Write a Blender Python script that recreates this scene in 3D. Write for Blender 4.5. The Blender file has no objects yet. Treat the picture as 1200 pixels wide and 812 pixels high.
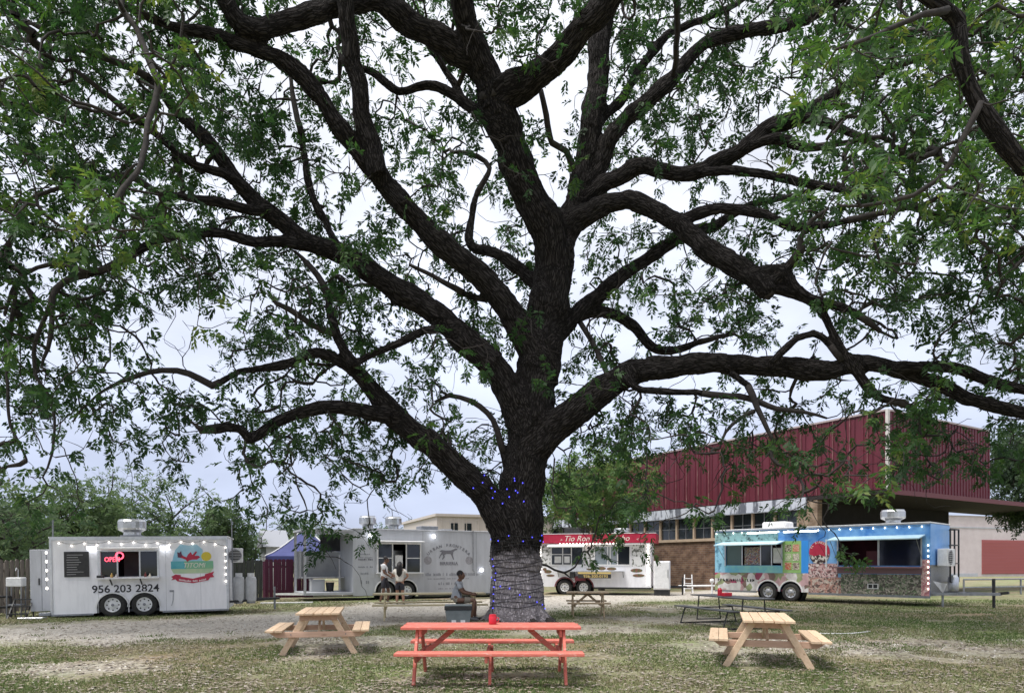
import bpy, bmesh, math, random
import numpy as np
from mathutils import Vector, Matrix, noise
R = math.radians
random.seed(7); rng = np.random.default_rng(7)
S = bpy.context.scene
COL = S.collection

# ------------------------------------------------------------------ camera
cd = bpy.data.cameras.new('camera'); cam = bpy.data.objects.new('camera', cd); COL.objects.link(cam)
F = 800.0; HOR = 660.0; EYE = 1.6            # focal length and horizon row of the 1200 px wide photograph
cd.sensor_width = 36; cd.lens = 36*F/1200; cd.shift_y = (HOR-406)/1200
cd.clip_start = .1; cd.clip_end = 6000
cam.location = (0, 0, EYE); cam.rotation_euler = (R(90), 0, 0)
S.camera = cam
# ------------------------------------------------------------------ sky and sun
W = bpy.data.worlds.new('World'); S.world = W; W.use_nodes = True
SUN_EL, SUN_ROT = 66, 235
def build_world():
    nt = W.node_tree; nt.nodes.clear(); N = nt.nodes.new; L = nt.links.new
    sky = N('ShaderNodeTexSky'); sky.sky_type = 'NISHITA'; sky.sun_disc = False
    sky.sun_elevation = R(SUN_EL); sky.sun_rotation = R(SUN_ROT)
    b1 = N('ShaderNodeBackground'); b1.inputs['Strength'].default_value = .05
    L(sky.outputs[0], b1.inputs[0])
    tc = N('ShaderNodeTexCoord'); sep = N('ShaderNodeSeparateXYZ'); L(tc.outputs['Generated'], sep.inputs[0])
    # overcast deck: brighter towards the zenith, lavender towards the horizon
    mp = N('ShaderNodeMapRange'); mp.inputs[1].default_value = 0; mp.inputs[2].default_value = 1
    mp.inputs[3].default_value = 0; mp.inputs[4].default_value = 1; L(sep.outputs['Z'], mp.inputs[0])
    cr = N('ShaderNodeValToRGB'); L(mp.outputs[0], cr.inputs[0])
    e = cr.color_ramp.elements
    e[0].position = 0; e[0].color = (.50, .56, .76, 1)
    e[1].position = 1; e[1].color = (1.1, 1.1, 1.12, 1)
    for p, c in ((.12, (.57, .63, .82, 1)), (.3, (.76, .81, .97, 1)), (.6, (.93, .95, 1.02, 1))):
        x = e.new(p); x.color = c
    mpg = N('ShaderNodeMapping'); mpg.inputs['Scale'].default_value = (2.2, 2.2, 5.5); L(tc.outputs['Generated'], mpg.inputs[0])
    nz = N('ShaderNodeTexNoise'); nz.inputs['Scale'].default_value = 2.1; nz.inputs['Detail'].default_value = 6; L(mpg.outputs[0], nz.inputs[0])
    r2 = N('ShaderNodeMapRange'); r2.inputs[1].default_value = .3; r2.inputs[2].default_value = .72
    r2.inputs[3].default_value = .84; r2.inputs[4].default_value = 1.14; L(nz.outputs[0], r2.inputs[0])
    mul = N('ShaderNodeVectorMath'); mul.operation = 'SCALE'; L(cr.outputs[0], mul.inputs[0]); L(r2.outputs[0], mul.inputs['Scale'])
    b2 = N('ShaderNodeBackground'); b2.inputs['Strength'].default_value = .43; L(mul.outputs[0], b2.inputs[0])
    mx = N('ShaderNodeMixShader'); mx.inputs[0].default_value = .9; L(b1.outputs[0], mx.inputs[1]); L(b2.outputs[0], mx.inputs[2])
    o = N('ShaderNodeOutputWorld'); L(mx.outputs[0], o.inputs[0])
build_world()
sl = bpy.data.lights.new('sun', 'SUN'); sun = bpy.data.objects.new('sun', sl); COL.objects.link(sun)
sl.energy = 1.5; sl.angle = R(24); sl.color = (1, .97, .93)
_az = R(SUN_ROT)
_d = Vector((math.sin(_az)*math.cos(R(SUN_EL)), math.cos(_az)*math.cos(R(SUN_EL)), math.sin(R(SUN_EL))))
sun.rotation_euler = _d.to_track_quat('Z', 'Y').to_euler()
S.view_settings.view_transform = 'Standard'; S.view_settings.look = 'None'
S.view_settings.exposure = 1.55; S.view_settings.gamma = 1; S.view_settings.use_curve_mapping = False
S.cycles.max_bounces = 6; S.cycles.transparent_max_bounces = 8

def at(px, py, Y): return Vector(((px-600)/F*Y, Y, EYE+(HOR-py)/F*Y))

# ------------------------------------------------------------------ materials
MATS = {}
def mat(name, col, rough=.6, col2=None, scale=6., bump=0., metal=0., detail=5, stretch=(1,1,1), spec=.4, emit=0, fac=(.35,.65), bscale=None, trans=0, alpha=1):
    if name in MATS: return MATS[name]
    m = bpy.data.materials.new(name); m.use_nodes = True; MATS[name] = m
    nt = m.node_tree; N = nt.nodes.new; L = nt.links.new
    p = nt.nodes['Principled BSDF']
    p.inputs['Base Color'].default_value = (*col, 1); p.inputs['Roughness'].default_value = rough
    p.inputs['Metallic'].default_value = metal; p.inputs['Specular IOR Level'].default_value = spec
    if emit:
        p.inputs['Emission Color'].default_value = (*col, 1); p.inputs['Emission Strength'].default_value = emit
        return m
    if col2 is not None or bump:
        tc = N('ShaderNodeTexCoord'); mp = N('ShaderNodeMapping'); mp.inputs['Scale'].default_value = stretch
        L(tc.outputs['Object'], mp.inputs[0])
        nz = N('ShaderNodeTexNoise'); nz.inputs['Scale'].default_value = scale; nz.inputs['Detail'].default_value = detail
        nz.inputs['Roughness'].default_value = .62
        L(mp.outputs[0], nz.inputs[0])
    if col2 is not None:
        cr = N('ShaderNodeValToRGB'); L(nz.outputs[0], cr.inputs[0])
        e = cr.color_ramp.elements; e[0].position, e[1].position = fac
        e[0].color = (*col2, 1); e[1].color = (*col, 1)
        L(cr.outputs[0], p.inputs['Base Color'])
    if bump:
        n2 = N('ShaderNodeTexNoise'); n2.inputs['Scale'].default_value = bscale or scale*4; n2.inputs['Detail'].default_value = 6
        L(mp.outputs[0], n2.inputs[0])
        b = N('ShaderNodeBump'); b.inputs['Strength'].default_value = bump; b.inputs['Distance'].default_value = .02
        L(n2.outputs[0], b.inputs['Height']); L(b.outputs[0], p.inputs['Normal'])
    return m

def board_mat(name, c, c2, under=None, s=3., chips=.30):
    m = mat(name, c, .72, c2, s, .15, stretch=(1.2,9,9), bscale=14); nt = m.node_tree; N = nt.nodes.new; L = nt.links.new; p = nt.nodes['Principled BSDF']
    src = p.inputs['Base Color'].links[0].from_socket
    tc = N('ShaderNodeTexCoord'); oi = N('ShaderNodeObjectInfo')
    of = N('ShaderNodeVectorMath'); of.operation = 'SCALE'; cb = N('ShaderNodeCombineXYZ'); 
    for k in range(3): L(oi.outputs['Random'], cb.inputs[k])
    L(cb.outputs[0], of.inputs[0]); of.inputs['Scale'].default_value = 37; ad = N('ShaderNodeVectorMath'); ad.operation = 'ADD'; L(tc.outputs['Object'], ad.inputs[0]); L(of.outputs[0], ad.inputs[1])
    if under is None:      # knots and grain streaks
        mp = N('ShaderNodeMapping'); mp.inputs['Scale'].default_value = (2.2,7,7); L(ad.outputs[0], mp.inputs[0]); v = N('ShaderNodeTexVoronoi'); v.inputs['Scale'].default_value = 1.1; L(mp.outputs[0], v.inputs[0])
        r = N('ShaderNodeMapRange'); r.inputs[1].default_value = .05; r.inputs[2].default_value = .16; r.inputs[3].default_value = .75; r.inputs[4].default_value = 0; L(v.outputs['Distance'], r.inputs[0]); col = (c2[0]*.45, c2[1]*.36, c2[2]*.3)
    else:                  # chipped, sun-faded paint
        mp = N('ShaderNodeMapping'); mp.inputs['Scale'].default_value = (4,16,16); L(ad.outputs[0], mp.inputs[0]); v = N('ShaderNodeTexNoise'); v.inputs['Scale'].default_value = 2.2; v.inputs['Detail'].default_value = 8; v.inputs['Roughness'].default_value = .75; L(mp.outputs[0], v.inputs[0])
        r = N('ShaderNodeMapRange'); r.inputs[1].default_value = .555; r.inputs[2].default_value = .64; r.inputs[3].default_value = 0; r.inputs[4].default_value = .85; L(v.outputs[0], r.inputs[0]); col = under
    mx = N('ShaderNodeMix'); mx.data_type = 'RGBA'; L(r.outputs[0], mx.inputs[0]); L(src, mx.inputs[6]); mx.inputs[7].default_value = (*col, 1)
    hs = N('ShaderNodeHueSaturation'); mr = N('ShaderNodeMapRange'); mr.inputs[3].default_value = .80; mr.inputs[4].default_value = 1.14; L(oi.outputs['Random'], mr.inputs[0]); L(mr.outputs[0], hs.inputs['Value']); L(mx.outputs[2], hs.inputs['Color']); L(hs.outputs[0], p.inputs['Base Color'])
    return m
def glass(name, col=(.02,.025,.03)):
    if name in MATS: return MATS[name]
    m = mat(name, col, .06, spec=.6); return m

# ------------------------------------------------------------------ mesh building
class MB:
    def __init__(s): s.v = []; s.f = []
    def add(s, vs, fs):
        b = len(s.v); s.v += [tuple(v) for v in vs]; s.f += [tuple(i+b for i in f) for f in fs]; return s
    def box(s, x0, y0, z0, x1, y1, z1):
        return s.add([(x0,y0,z0),(x1,y0,z0),(x1,y1,z0),(x0,y1,z0),(x0,y0,z1),(x1,y0,z1),(x1,y1,z1),(x0,y1,z1)],
                     [(0,3,2,1),(4,5,6,7),(0,1,5,4),(1,2,6,5),(2,3,7,6),(3,0,4,7)])
    def bar(s, a, b, w, h=None, up=(0,0,1)):
        a, b = Vector(a), Vector(b); h = h or w; d = (b-a).normalized(); u = Vector(up)
        if abs(d.dot(u)) > .98: u = Vector((0,1,0))
        n = d.cross(u).normalized(); u = n.cross(d)
        q = [n*(-w/2)+u*(-h/2), n*(w/2)+u*(-h/2), n*(w/2)+u*(h/2), n*(-w/2)+u*(h/2)]
        return s.add([a+o for o in q]+[b+o for o in q], [(0,1,2,3),(7,6,5,4),(0,4,5,1),(1,5,6,2),(2,6,7,3),(3,7,4,0)])
    def tube(s, pts, rs, n=8, cap=True):
        pts = [Vector(p) for p in pts]
        if not hasattr(rs, '__len__'): rs = [rs]*len(pts)
        base = len(s.v); prev = None
        for i, p in enumerate(pts):
            d = (pts[min(i+1, len(pts)-1)]-pts[max(i-1, 0)]).normalized()
            if prev is None:
                u = Vector((0,0,1)) if abs(d.z) < .9 else Vector((1,0,0)); a = d.cross(u).normalized()
            else:
                a = (prev-d*prev.dot(d)); a = a.normalized() if a.length > 1e-6 else d.orthogonal().normalized()
            prev = a; b = d.cross(a)
            for k in range(n):
                t = 2*math.pi*k/n; s.v.append(tuple(p+(a*math.cos(t)+b*math.sin(t))*rs[i]))
        for i in range(len(pts)-1):
            for k in range(n):
                q = base+i*n; k2 = (k+1) % n; s.f.append((q+k, q+k2, q+n+k2, q+n+k))
        if cap:
            s.f.append(tuple(base+k for k in range(n))[::-1]); q = base+(len(pts)-1)*n; s.f.append(tuple(q+k for k in range(n)))
        return s
    def lathe(s, prof, c=(0,0,0), axis='z', n=24):
        base = len(s.v); c = Vector(c)
        for r, h in prof:
            for k in range(n):
                t = 2*math.pi*k/n; x, y = r*math.cos(t), r*math.sin(t)
                s.v.append(tuple(c+Vector((x,y,h) if axis == 'z' else ((x,h,y) if axis == 'y' else (h,x,y)))))
        for i in range(len(prof)-1):
            for k in range(n):
                q = base+i*n; k2 = (k+1) % n; s.f.append((q+k, q+k2, q+n+k2, q+n+k))
        return s
    def poly(s, pts, y0, y1):            # outline in x,z extruded along y
        n = len(pts); b = len(s.v)
        s.v += [(x,y0,z) for x,z in pts]+[(x,y1,z) for x,z in pts]
        s.f.append(tuple(b+i for i in range(n))); s.f.append(tuple(b+n+i for i in range(n))[::-1])
        for i in range(n):
            j = (i+1) % n; s.f.append((b+i, b+n+i, b+n+j, b+j))
        return s
    def wall(s, x0, x1, z0, z1, y0, y1, holes=()):
        xs = sorted({x0, x1, *[v for h in holes for v in (h[0], h[1])]}); zs = sorted({z0, z1, *[v for h in holes for v in (h[2], h[3])]})
        for i in range(len(xs)-1):
            for j in range(len(zs)-1):
                cx, cz = (xs[i]+xs[i+1])/2, (zs[j]+zs[j+1])/2
                if any(h[0] < cx < h[1] and h[2] < cz < h[3] for h in holes): continue
                s.box(xs[i], y0, zs[j], xs[i+1], y1, zs[j+1])
        return s
    def mesh(s, name):
        m = bpy.data.meshes.new(name); m.from_pydata(s.v, [], s.f); m.update(); return m
    def build(s, name, material, parent=None, smooth=False, bevel=0, fix=True):
        m = s.mesh(name)
        if fix or bevel:
            bm = bmesh.new(); bm.from_mesh(m)
            if fix: bmesh.ops.recalc_face_normals(bm, faces=bm.faces)
            if bevel: bmesh.ops.bevel(bm, geom=list(bm.edges), offset=bevel, segments=1, affect='EDGES', clamp_overlap=True)
            bm.to_mesh(m); bm.free()
        if smooth: m.polygons.foreach_set('use_smooth', [True]*len(m.polygons))
        return link(name, m, material, parent)
def link(name, m, material, parent=None):
    o = bpy.data.objects.new(name, m); COL.objects.link(o)
    if material is not None and not m.materials: m.materials.append(material)
    if parent is not None: o.parent = parent
    return o
def tag(o, label, cat, group=None):
    o['label'] = label; o['category'] = cat
    if group: o['group'] = group
    return o
def kind(o, k): o['kind'] = k; return o
def thing(name, label, cat, loc=(0,0,0), rz=0, group=None, ry=0):
    o = bpy.data.objects.new(name, None); COL.objects.link(o); o.location = loc; o.rotation_euler = (0, ry, rz)
    o.empty_display_size = .2
    return tag(o, label, cat, group)
def sub(name, parent, loc=(0,0,0)):
    o = bpy.data.objects.new(name, None); COL.objects.link(o); o.parent = parent; o.location = loc; o.empty_display_size = .1; return o
def copy_tree(o, parent=None):
    c = o.copy(); COL.objects.link(c); c.parent = parent
    for ch in list(o.children): copy_tree(ch, c)
    return c
def B(name, dims, m, parent=None, bevel=0): return MB().box(*dims).build(name, m, parent, bevel=bevel)
def text(name, s, size, x, z, y, m, parent, align='CENTER', sx=1., shear=0., rot=0., extrude=.002, bold=0.):
    c = bpy.data.curves.new('txt', 'FONT'); c.body = s; c.size = size; c.align_x = align; c.extrude = extrude; c.shear = shear; c.resolution_u = 3; c.offset = bold
    t = bpy.data.objects.new('txt', c); COL.objects.link(t)
    me = bpy.data.meshes.new_from_object(t.evaluated_get(bpy.context.evaluated_depsgraph_get()))
    bpy.data.objects.remove(t); bpy.data.curves.remove(c)
    M = Matrix.Translation((x, y, z)) @ Matrix.Rotation(R(90), 4, 'X') @ Matrix.Rotation(rot, 4, 'Z') @ Matrix.Diagonal((sx, 1, 1, 1))
    me.transform(M); me.materials.clear()
    return link(name, me, m, parent)
def big_mesh(name, V, polys_n, idx, attrs=None, smooth=False):
    """numpy mesh: V (n,3), polys_n = corners per face, idx flat corner indices"""
    me = bpy.data.meshes.new(name); nf = len(idx)//polys_n
    me.vertices.add(len(V)); me.vertices.foreach_set('co', np.ascontiguousarray(V, np.float32).ravel())
    me.loops.add(len(idx)); me.loops.foreach_set('vertex_index', np.ascontiguousarray(idx, np.int32))
    me.polygons.add(nf); me.polygons.foreach_set('loop_start', np.arange(0, nf*polys_n, polys_n, dtype=np.int32))
    if smooth: me.polygons.foreach_set('use_smooth', np.ones(nf, bool))
    for k, (dom, a) in (attrs or {}).items():
        if a.ndim == 2:
            at_ = me.attributes.new(k, 'FLOAT_VECTOR', dom); at_.data.foreach_set('vector', np.ascontiguousarray(a, np.float32).ravel())
        else:
            at_ = me.attributes.new(k, 'FLOAT', dom); at_.data.foreach_set('value', np.ascontiguousarray(a, np.float32))
    me.update(calc_edges=True); return me

# ------------------------------------------------------------------ ground
def fbm(x, y, s, seed=0.):
    return noise.fractal(Vector((x*s+seed*13.1, y*s-seed*7.7, seed)), 1., 2., 4)
LANE = [(-30, 12.2), (-13, 14.6), (-8, 17.2), (-4.5, 20.6), (-1.5, 25.5), (4, 31.5), (9, 34.5), (16, 42)]
LANE_W = [2.6, 2.5, 3.3, 3.4, 4.2, 3.3, 2.6, 2.2]
def seg_dist(x, y):
    best = 9e9
    for i in range(len(LANE)-1):
        ax, ay = LANE[i]; bx, by = LANE[i+1]; dx, dy = bx-ax, by-ay
        t = max(0, min(1, ((x-ax)*dx+(y-ay)*dy)/(dx*dx+dy*dy)))
        d = math.hypot(x-ax-dx*t, y-ay-dy*t)/(LANE_W[i]*(1-t)+LANE_W[i+1]*t)
        best = min(best, d)
    return best
PATCH = [(6.2, 13.6, 4.2, 2.6), (1.6, 16.8, 3.2, 2.4), (9.5, 12.4, 4, 2.2), (3.6, 19.5, 3.4, 2.4), (-3.0, 14.4, 2.6, 2.0), (.2, 19, 2.3, 2.0), (6, 24.5, 4.5, 2.4), (-.3, 9.9, 1.5, 1.0), (4.0, 11.3, 1.2, 1.2), (-3.4, 12.6, 1.3, 1.2), (-7, 10.5, 2.5, 1.0)]
def dirt(x, y):
    n = fbm(x, y, .45)*.5+fbm(x, y, 1.6, 3)*.3
    d = max(0, min(1, (1.25-seg_dist(x, y)+n*.7)*1.7))
    for cx, cy, rx, ry in PATCH:
        q = math.hypot((x-cx)/rx, (y-cy)/ry)
        d = max(d, max(0, min(.62, (1.05-q+n*1.5)*.75)))
    return d
def build_ground():
    xs = np.concatenate([-np.geomspace(2500, 27, 14), np.arange(-25, 25.01, .33), np.geomspace(27, 2500, 14)])
    ys = np.concatenate([[-300, -60, -20, -6, 0, 4], np.arange(6.5, 40, .33), np.geomspace(41, 4000, 16)])
    nx, ny = len(xs), len(ys)
    V = np.zeros((nx*ny, 3)); D = np.zeros(nx*ny); i = 0
    for y in ys:
        for x in xs:
            V[i] = (x, y, 0)
            if 6 < y < 45 and abs(x) < 27: V[i,2] = fbm(x, y, .8, 9)*.012; D[i] = dirt(x, y)
            i += 1
    a = (np.arange(ny-1)[:,None]*nx+np.arange(nx-1)[None,:]).ravel()
    idx = np.stack([a, a+1, a+nx+1, a+nx], 1).ravel()
    me = big_mesh('ground', V, 4, idx, {'dirt': ('POINT', D)}, True)
    m = bpy.data.materials.new('ground_soil'); m.use_nodes = True; nt = m.node_tree; N = nt.nodes.new; L = nt.links.new; p = nt.nodes['Principled BSDF']
    p.inputs['Roughness'].default_value = .95; p.inputs['Specular IOR Level'].default_value = .1
    tc = N('ShaderNodeTexCoord')
    def nz(s, d=6, r=.65):
        n = N('ShaderNodeTexNoise'); n.inputs['Scale'].default_value = s; n.inputs['Detail'].default_value = d; n.inputs['Roughness'].default_value = r
        L(tc.outputs['Object'], n.inputs[0]); return n
    def ramp(src, stops):
        c = N('ShaderNodeValToRGB'); L(src, c.inputs[0]); e = c.color_ramp.elements
        e[0].position, e[0].color = stops[0][0], (*stops[0][1], 1); e[1].position, e[1].color = stops[-1][0], (*stops[-1][1], 1)
        for q, k in stops[1:-1]:
            x = e.new(q); x.color = (*k, 1)
        return c
    def mix(f, a, b):
        x = N('ShaderNodeMix'); x.data_type = 'RGBA'
        if isinstance(f, float): x.inputs[0].default_value = f
        else: L(f, x.inputs[0])
        L(a, x.inputs[6]); L(b, x.inputs[7]); return x
    g = ramp(nz(1.1).outputs[0], [(.32, (.15, .16, .075)), (.46, (.235, .22, .13)), (.56, (.32, .275, .20)), (.68, (.40, .36, .30))])
    g2 = ramp(nz(38).outputs[0], [(.3, (.09, .10, .045)), (.55, (.23, .22, .13)), (.75, (.36, .33, .25))])
    grass0 = mix(.5, g.outputs[0], g2.outputs[0]); big = ramp(nz(.22, 3).outputs[0], [(.36, (.80, 1.0, .66)), (.5, (.95, .98, .95)), (.64, (1.05, .90, .86))]); grass = N('ShaderNodeMix'); grass.data_type = 'RGBA'; grass.blend_type = 'MULTIPLY'; grass.inputs[0].default_value = 1; L(grass0.outputs[2], grass.inputs[6]); L(big.outputs[0], grass.inputs[7])
    s1 = ramp(nz(2.3).outputs[0], [(.3, (.40, .36, .31)), (.5, (.51, .475, .425)), (.7, (.60, .57, .52))])
    s2 = ramp(nz(30).outputs[0], [(.28, (.20, .175, .14)), (.5, (.42, .38, .325)), (.72, (.64, .60, .54))])
    soil = mix(.55, s1.outputs[0], s2.outputs[0])
    at_ = N('ShaderNodeAttribute'); at_.attribute_name = 'dirt'
    ad = N('ShaderNodeMath'); ad.operation = 'MULTIPLY_ADD'; L(nz(7).outputs[0], ad.inputs[0]); ad.inputs[1].default_value = 1.3; ad.inputs[2].default_value = -.65
    sm = N('ShaderNodeMath'); sm.operation = 'ADD'; sm.use_clamp = True; L(ad.outputs[0], sm.inputs[0]); L(at_.outputs['Fac'], sm.inputs[1])
    # ground far away is plain grass
    c = mix(sm.outputs[0], grass.outputs[2], soil.outputs[2])
    L(c.outputs[2], p.inputs['Base Color'])
    b = N('ShaderNodeBump'); b.inputs['Strength'].default_value = .9; b.inputs['Distance'].default_value = .03; L(nz(24).outputs[0], b.inputs['Height']); L(b.outputs[0], p.inputs['Normal'])
    kind(link('ground', me, m), 'structure')
build_ground()
_dc = {}
def dirt_c(x, y):
    k = (round(x*3), round(y*3))
    if k not in _dc: _dc[k] = dirt(k[0]/3, k[1]/3)
    return _dc[k]
def scatter(n, y0, y1, power=1.):
    """points on the ground inside the wedge the photo sees, denser near the camera"""
    u = rng.random(n); Y = y0*(y1/y0)**(u**power); X = (rng.random(n)*2-1)*(Y*.80+.6)
    return X, Y
def attr_mat(name, stops, rough=.8, trans=0., attr='tint', spec=.25, back=None):
    m = bpy.data.materials.new(name); m.use_nodes = True; nt = m.node_tree; N = nt.nodes.new; L = nt.links.new; p = nt.nodes['Principled BSDF']
    a = N('ShaderNodeAttribute'); a.attribute_name = attr; c = N('ShaderNodeValToRGB'); L(a.outputs['Fac'], c.inputs[0]); e = c.color_ramp.elements
    e[0].position, e[0].color = stops[0][0], (*stops[0][1], 1); e[1].position, e[1].color = stops[-1][0], (*stops[-1][1], 1)
    for q, k in stops[1:-1]:
        x = e.new(q); x.color = (*k, 1)
    L(c.outputs[0], p.inputs['Base Color']); p.inputs['Roughness'].default_value = rough; p.inputs['Specular IOR Level'].default_value = spec
    if trans:
        t = N('ShaderNodeBsdfTranslucent'); g = N('ShaderNodeHueSaturation'); g.inputs['Value'].default_value = 1.5; g.inputs['Saturation'].default_value = 1.15; L(c.outputs[0], g.inputs['Color']); L(g.outputs[0], t.inputs[0])
        mx = N('ShaderNodeMixShader'); mx.inputs[0].default_value = trans; L(p.outputs[0], mx.inputs[1]); L(t.outputs[0], mx.inputs[2])
        L(mx.outputs[0], nt.nodes['Material Output'].inputs[0])
    return m
def build_litter():
    # grass blades
    X, Y = scatter(230000, 8.0, 30, 1.15)
    keep = np.array([dirt_c(x, y)+.75*fbm(x, y, .8, 5)+.5*fbm(x, y, .28, 8) < .16+.35*random.random() for x, y in zip(X, Y)])
    X, Y = X[keep], Y[keep]; n = len(X)
    h = (.018+.036*rng.random(n)**2)*(1+.3*(Y > 14)); w = .006+.007*rng.random(n)+.0003*Y; t = rng.random(n)*6.283; ln = h*(.3+.9*rng.random(n)); la = rng.random(n)*6.283
    V = np.zeros((n, 3, 3)); V[:,0] = np.stack([X-np.cos(t)*w, Y-np.sin(t)*w, 0*X-.006], 1); V[:,1] = np.stack([X+np.cos(t)*w, Y+np.sin(t)*w, 0*X-.006], 1)
    V[:,2] = np.stack([X+np.cos(la)*ln, Y+np.sin(la)*ln, h], 1)
    tint = np.clip(rng.normal(.56, .20, n)+np.array([fbm(x, y, .32, 2) for x, y in zip(X, Y)])*.75+np.clip((X-3)*.02, 0, .15)*(Y > 13), 0, 1)
    me = big_mesh('grass', V.reshape(-1,3), 3, np.arange(n*3), {'tint': ('FACE', tint)})
    kind(link('grass', me, attr_mat('grass_blade', [(0, (.33, .285, .20)), (.3, (.235, .22, .125)), (.55, (.15, .175, .075)), (1, (.10, .15, .05))], .8, .25)), 'stuff')
    # fallen leaves and twig bits
    X, Y = scatter(90000, 8.0, 34, 1.05)
    keep = np.array([random.random() < (.22 if seg_dist(x, y) < .95 else .22+.70*max(0, min(1, dirt_c(x, y)*1.1+fbm(x, y, .6, 11)*.9))) for x, y in zip(X, Y)])
    X, Y = X[keep], Y[keep]; n = len(X)
    l = .018+.034*rng.random(n)+.0006*Y; w = l*(.3+.25*rng.random(n)); t = rng.random(n)*6.283; c, s = np.cos(t), np.sin(t); z = .006+.03*rng.random(n)**2
    V = np.zeros((n, 4, 3)); cv = .012*rng.random(n)
    V[:,0] = np.stack([X-c*l, Y-s*l, z], 1); V[:,1] = np.stack([X+s*w, Y-c*w, z+cv], 1); V[:,2] = np.stack([X+c*l, Y+s*l, z+cv*.5], 1); V[:,3] = np.stack([X-s*w, Y+c*w, z+cv], 1)
    me = big_mesh('fallen_leaves', V.reshape(-1,3), 4, np.arange(n*4), {'tint': ('FACE', rng.random(n))})
    kind(link('fallen_leaves', me, attr_mat('dead_leaf', [(0, (.15, .115, .085)), (.35, (.245, .205, .16)), (.7, (.33, .285, .24)), (1, (.42, .375, .34))], .85)), 'stuff')
    # gravel
    X, Y = scatter(42000, 9.5, 36, 1.0)
    keep = np.array([random.random() < dirt_c(x, y)**1.5 for x, y in zip(X, Y)])
    X, Y = X[keep], Y[keep]; n = len(X)
    r = .009+.016*rng.random(n)**2+.0003*Y
    T = np.array([(1,0,0),(-.5,.87,0),(-.5,-.87,0),(.1,.05,.8)]); V = np.zeros((n, 4, 3)); a = rng.random(n)*6.283
    for k in range(4):
        jx = T[k,0]*(.7+.6*rng.random(n)); jy = T[k,1]*(.7+.6*rng.random(n))
        V[:,k,0] = X+r*(jx*np.cos(a)-jy*np.sin(a)); V[:,k,1] = Y+r*(jx*np.sin(a)+jy*np.cos(a)); V[:,k,2] = r*T[k,2]*(.6+.6*rng.random(n))-.002+.004*(k == 3)
    idx = (np.arange(n)[:,None,None]*4+np.array([(0,1,3),(1,2,3),(2,0,3)])[None]).ravel()
    me = big_mesh('gravel', V.reshape(-1,3), 3, idx, {'tint': ('FACE', np.repeat(rng.random(n), 3))})
    kind(link('gravel', me, attr_mat('gravel_stone', [(0, (.24, .215, .185)), (.5, (.43, .405, .37)), (1, (.62, .59, .55))], .9)), 'stuff')
build_litter()

# ------------------------------------------------------------------ trees
def bark_material(name, c0, c1, c2, s=9., bumpd=.05):
    m = bpy.data.materials.new(name); m.use_nodes = True; nt = m.node_tree; N = nt.nodes.new; L = nt.links.new; p = nt.nodes['Principled BSDF']
    p.inputs['Roughness'].default_value = .92; p.inputs['Specular IOR Level'].default_value = .15
    a = N('ShaderNodeAttribute'); a.attribute_name = 'bark'
    n0 = N('ShaderNodeTexNoise'); n0.inputs['Scale'].default_value = s*.8; n0.inputs['Detail'].default_value = 3; L(a.outputs['Vector'], n0.inputs[0])
    ad = N('ShaderNodeVectorMath'); ad.operation = 'MULTIPLY_ADD'; L(n0.outputs['Color'], ad.inputs[0]); ad.inputs[1].default_value = (.09, .09, .09); L(a.outputs['Vector'], ad.inputs[2])
    v = N('ShaderNodeTexVoronoi'); v.feature = 'DISTANCE_TO_EDGE'; v.inputs['Scale'].default_value = s; L(ad.outputs[0], v.inputs[0])
    n1 = N('ShaderNodeTexNoise'); n1.inputs['Scale'].default_value = s*3.2; n1.inputs['Detail'].default_value = 6; n1.inputs['Roughness'].default_value = .7; L(a.outputs['Vector'], n1.inputs[0])
    r = N('ShaderNodeMapRange'); r.inputs[1].default_value = 0; r.inputs[2].default_value = .22; L(v.outputs['Distance'], r.inputs[0])
    h = N('ShaderNodeMath'); h.operation = 'MULTIPLY_ADD'; L(n1.outputs[0], h.inputs[0]); h.inputs[1].default_value = 1.3; L(r.outputs[0], h.inputs[2])
    c = N('ShaderNodeValToRGB'); h2 = N('ShaderNodeMath'); h2.operation = 'MULTIPLY'; h2.inputs[1].default_value = .48; L(h.outputs[0], h2.inputs[0]); L(h2.outputs[0], c.inputs[0])
    e = c.color_ramp.elements; e[0].position, e[0].color = .18, (*c0, 1); e[1].position, e[1].color = .85, (*c2, 1); x = e.new(.5); x.color = (*c1, 1)
    # the wood below head height is a paler mauve-grey, with a ragged upper edge
    tc = N('ShaderNodeTexCoord'); sz = N('ShaderNodeSeparateXYZ'); L(tc.outputs['Object'], sz.inputs[0]); n3 = N('ShaderNodeTexNoise'); n3.inputs['Scale'].default_value = 5; L(tc.outputs['Object'], n3.inputs[0])
    e1 = N('ShaderNodeMath'); e1.operation = 'MULTIPLY_ADD'; L(n3.outputs[0], e1.inputs[0]); e1.inputs[1].default_value = .7; L(sz.outputs[2], e1.inputs[2])
    mr = N('ShaderNodeMapRange'); mr.inputs[1].default_value = 2.35; mr.inputs[2].default_value = 1.95; mr.inputs[3].default_value = 0; mr.inputs[4].default_value = .9; L(e1.outputs[0], mr.inputs[0])
    lw = N('ShaderNodeMix'); lw.data_type = 'RGBA'; lw.blend_type = 'MIX'; L(mr.outputs[0], lw.inputs[0]); L(c.outputs[0], lw.inputs[6])
    c2_ = N('ShaderNodeValToRGB'); L(h2.outputs[0], c2_.inputs[0]); q = c2_.color_ramp.elements; q[0].position, q[0].color = .15, (.25,.215,.23,1); q[1].position, q[1].color = .8, (.74,.67,.70,1); L(c2_.outputs[0], lw.inputs[7])
    L(lw.outputs[2], p.inputs['Base Color'])
    b = N('ShaderNodeBump'); b.inputs['Strength'].default_value = 1; b.inputs['Distance'].default_value = bumpd; L(h.outputs[0], b.inputs['Height']); L(b.outputs[0], p.inputs['Normal'])
    return m
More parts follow.
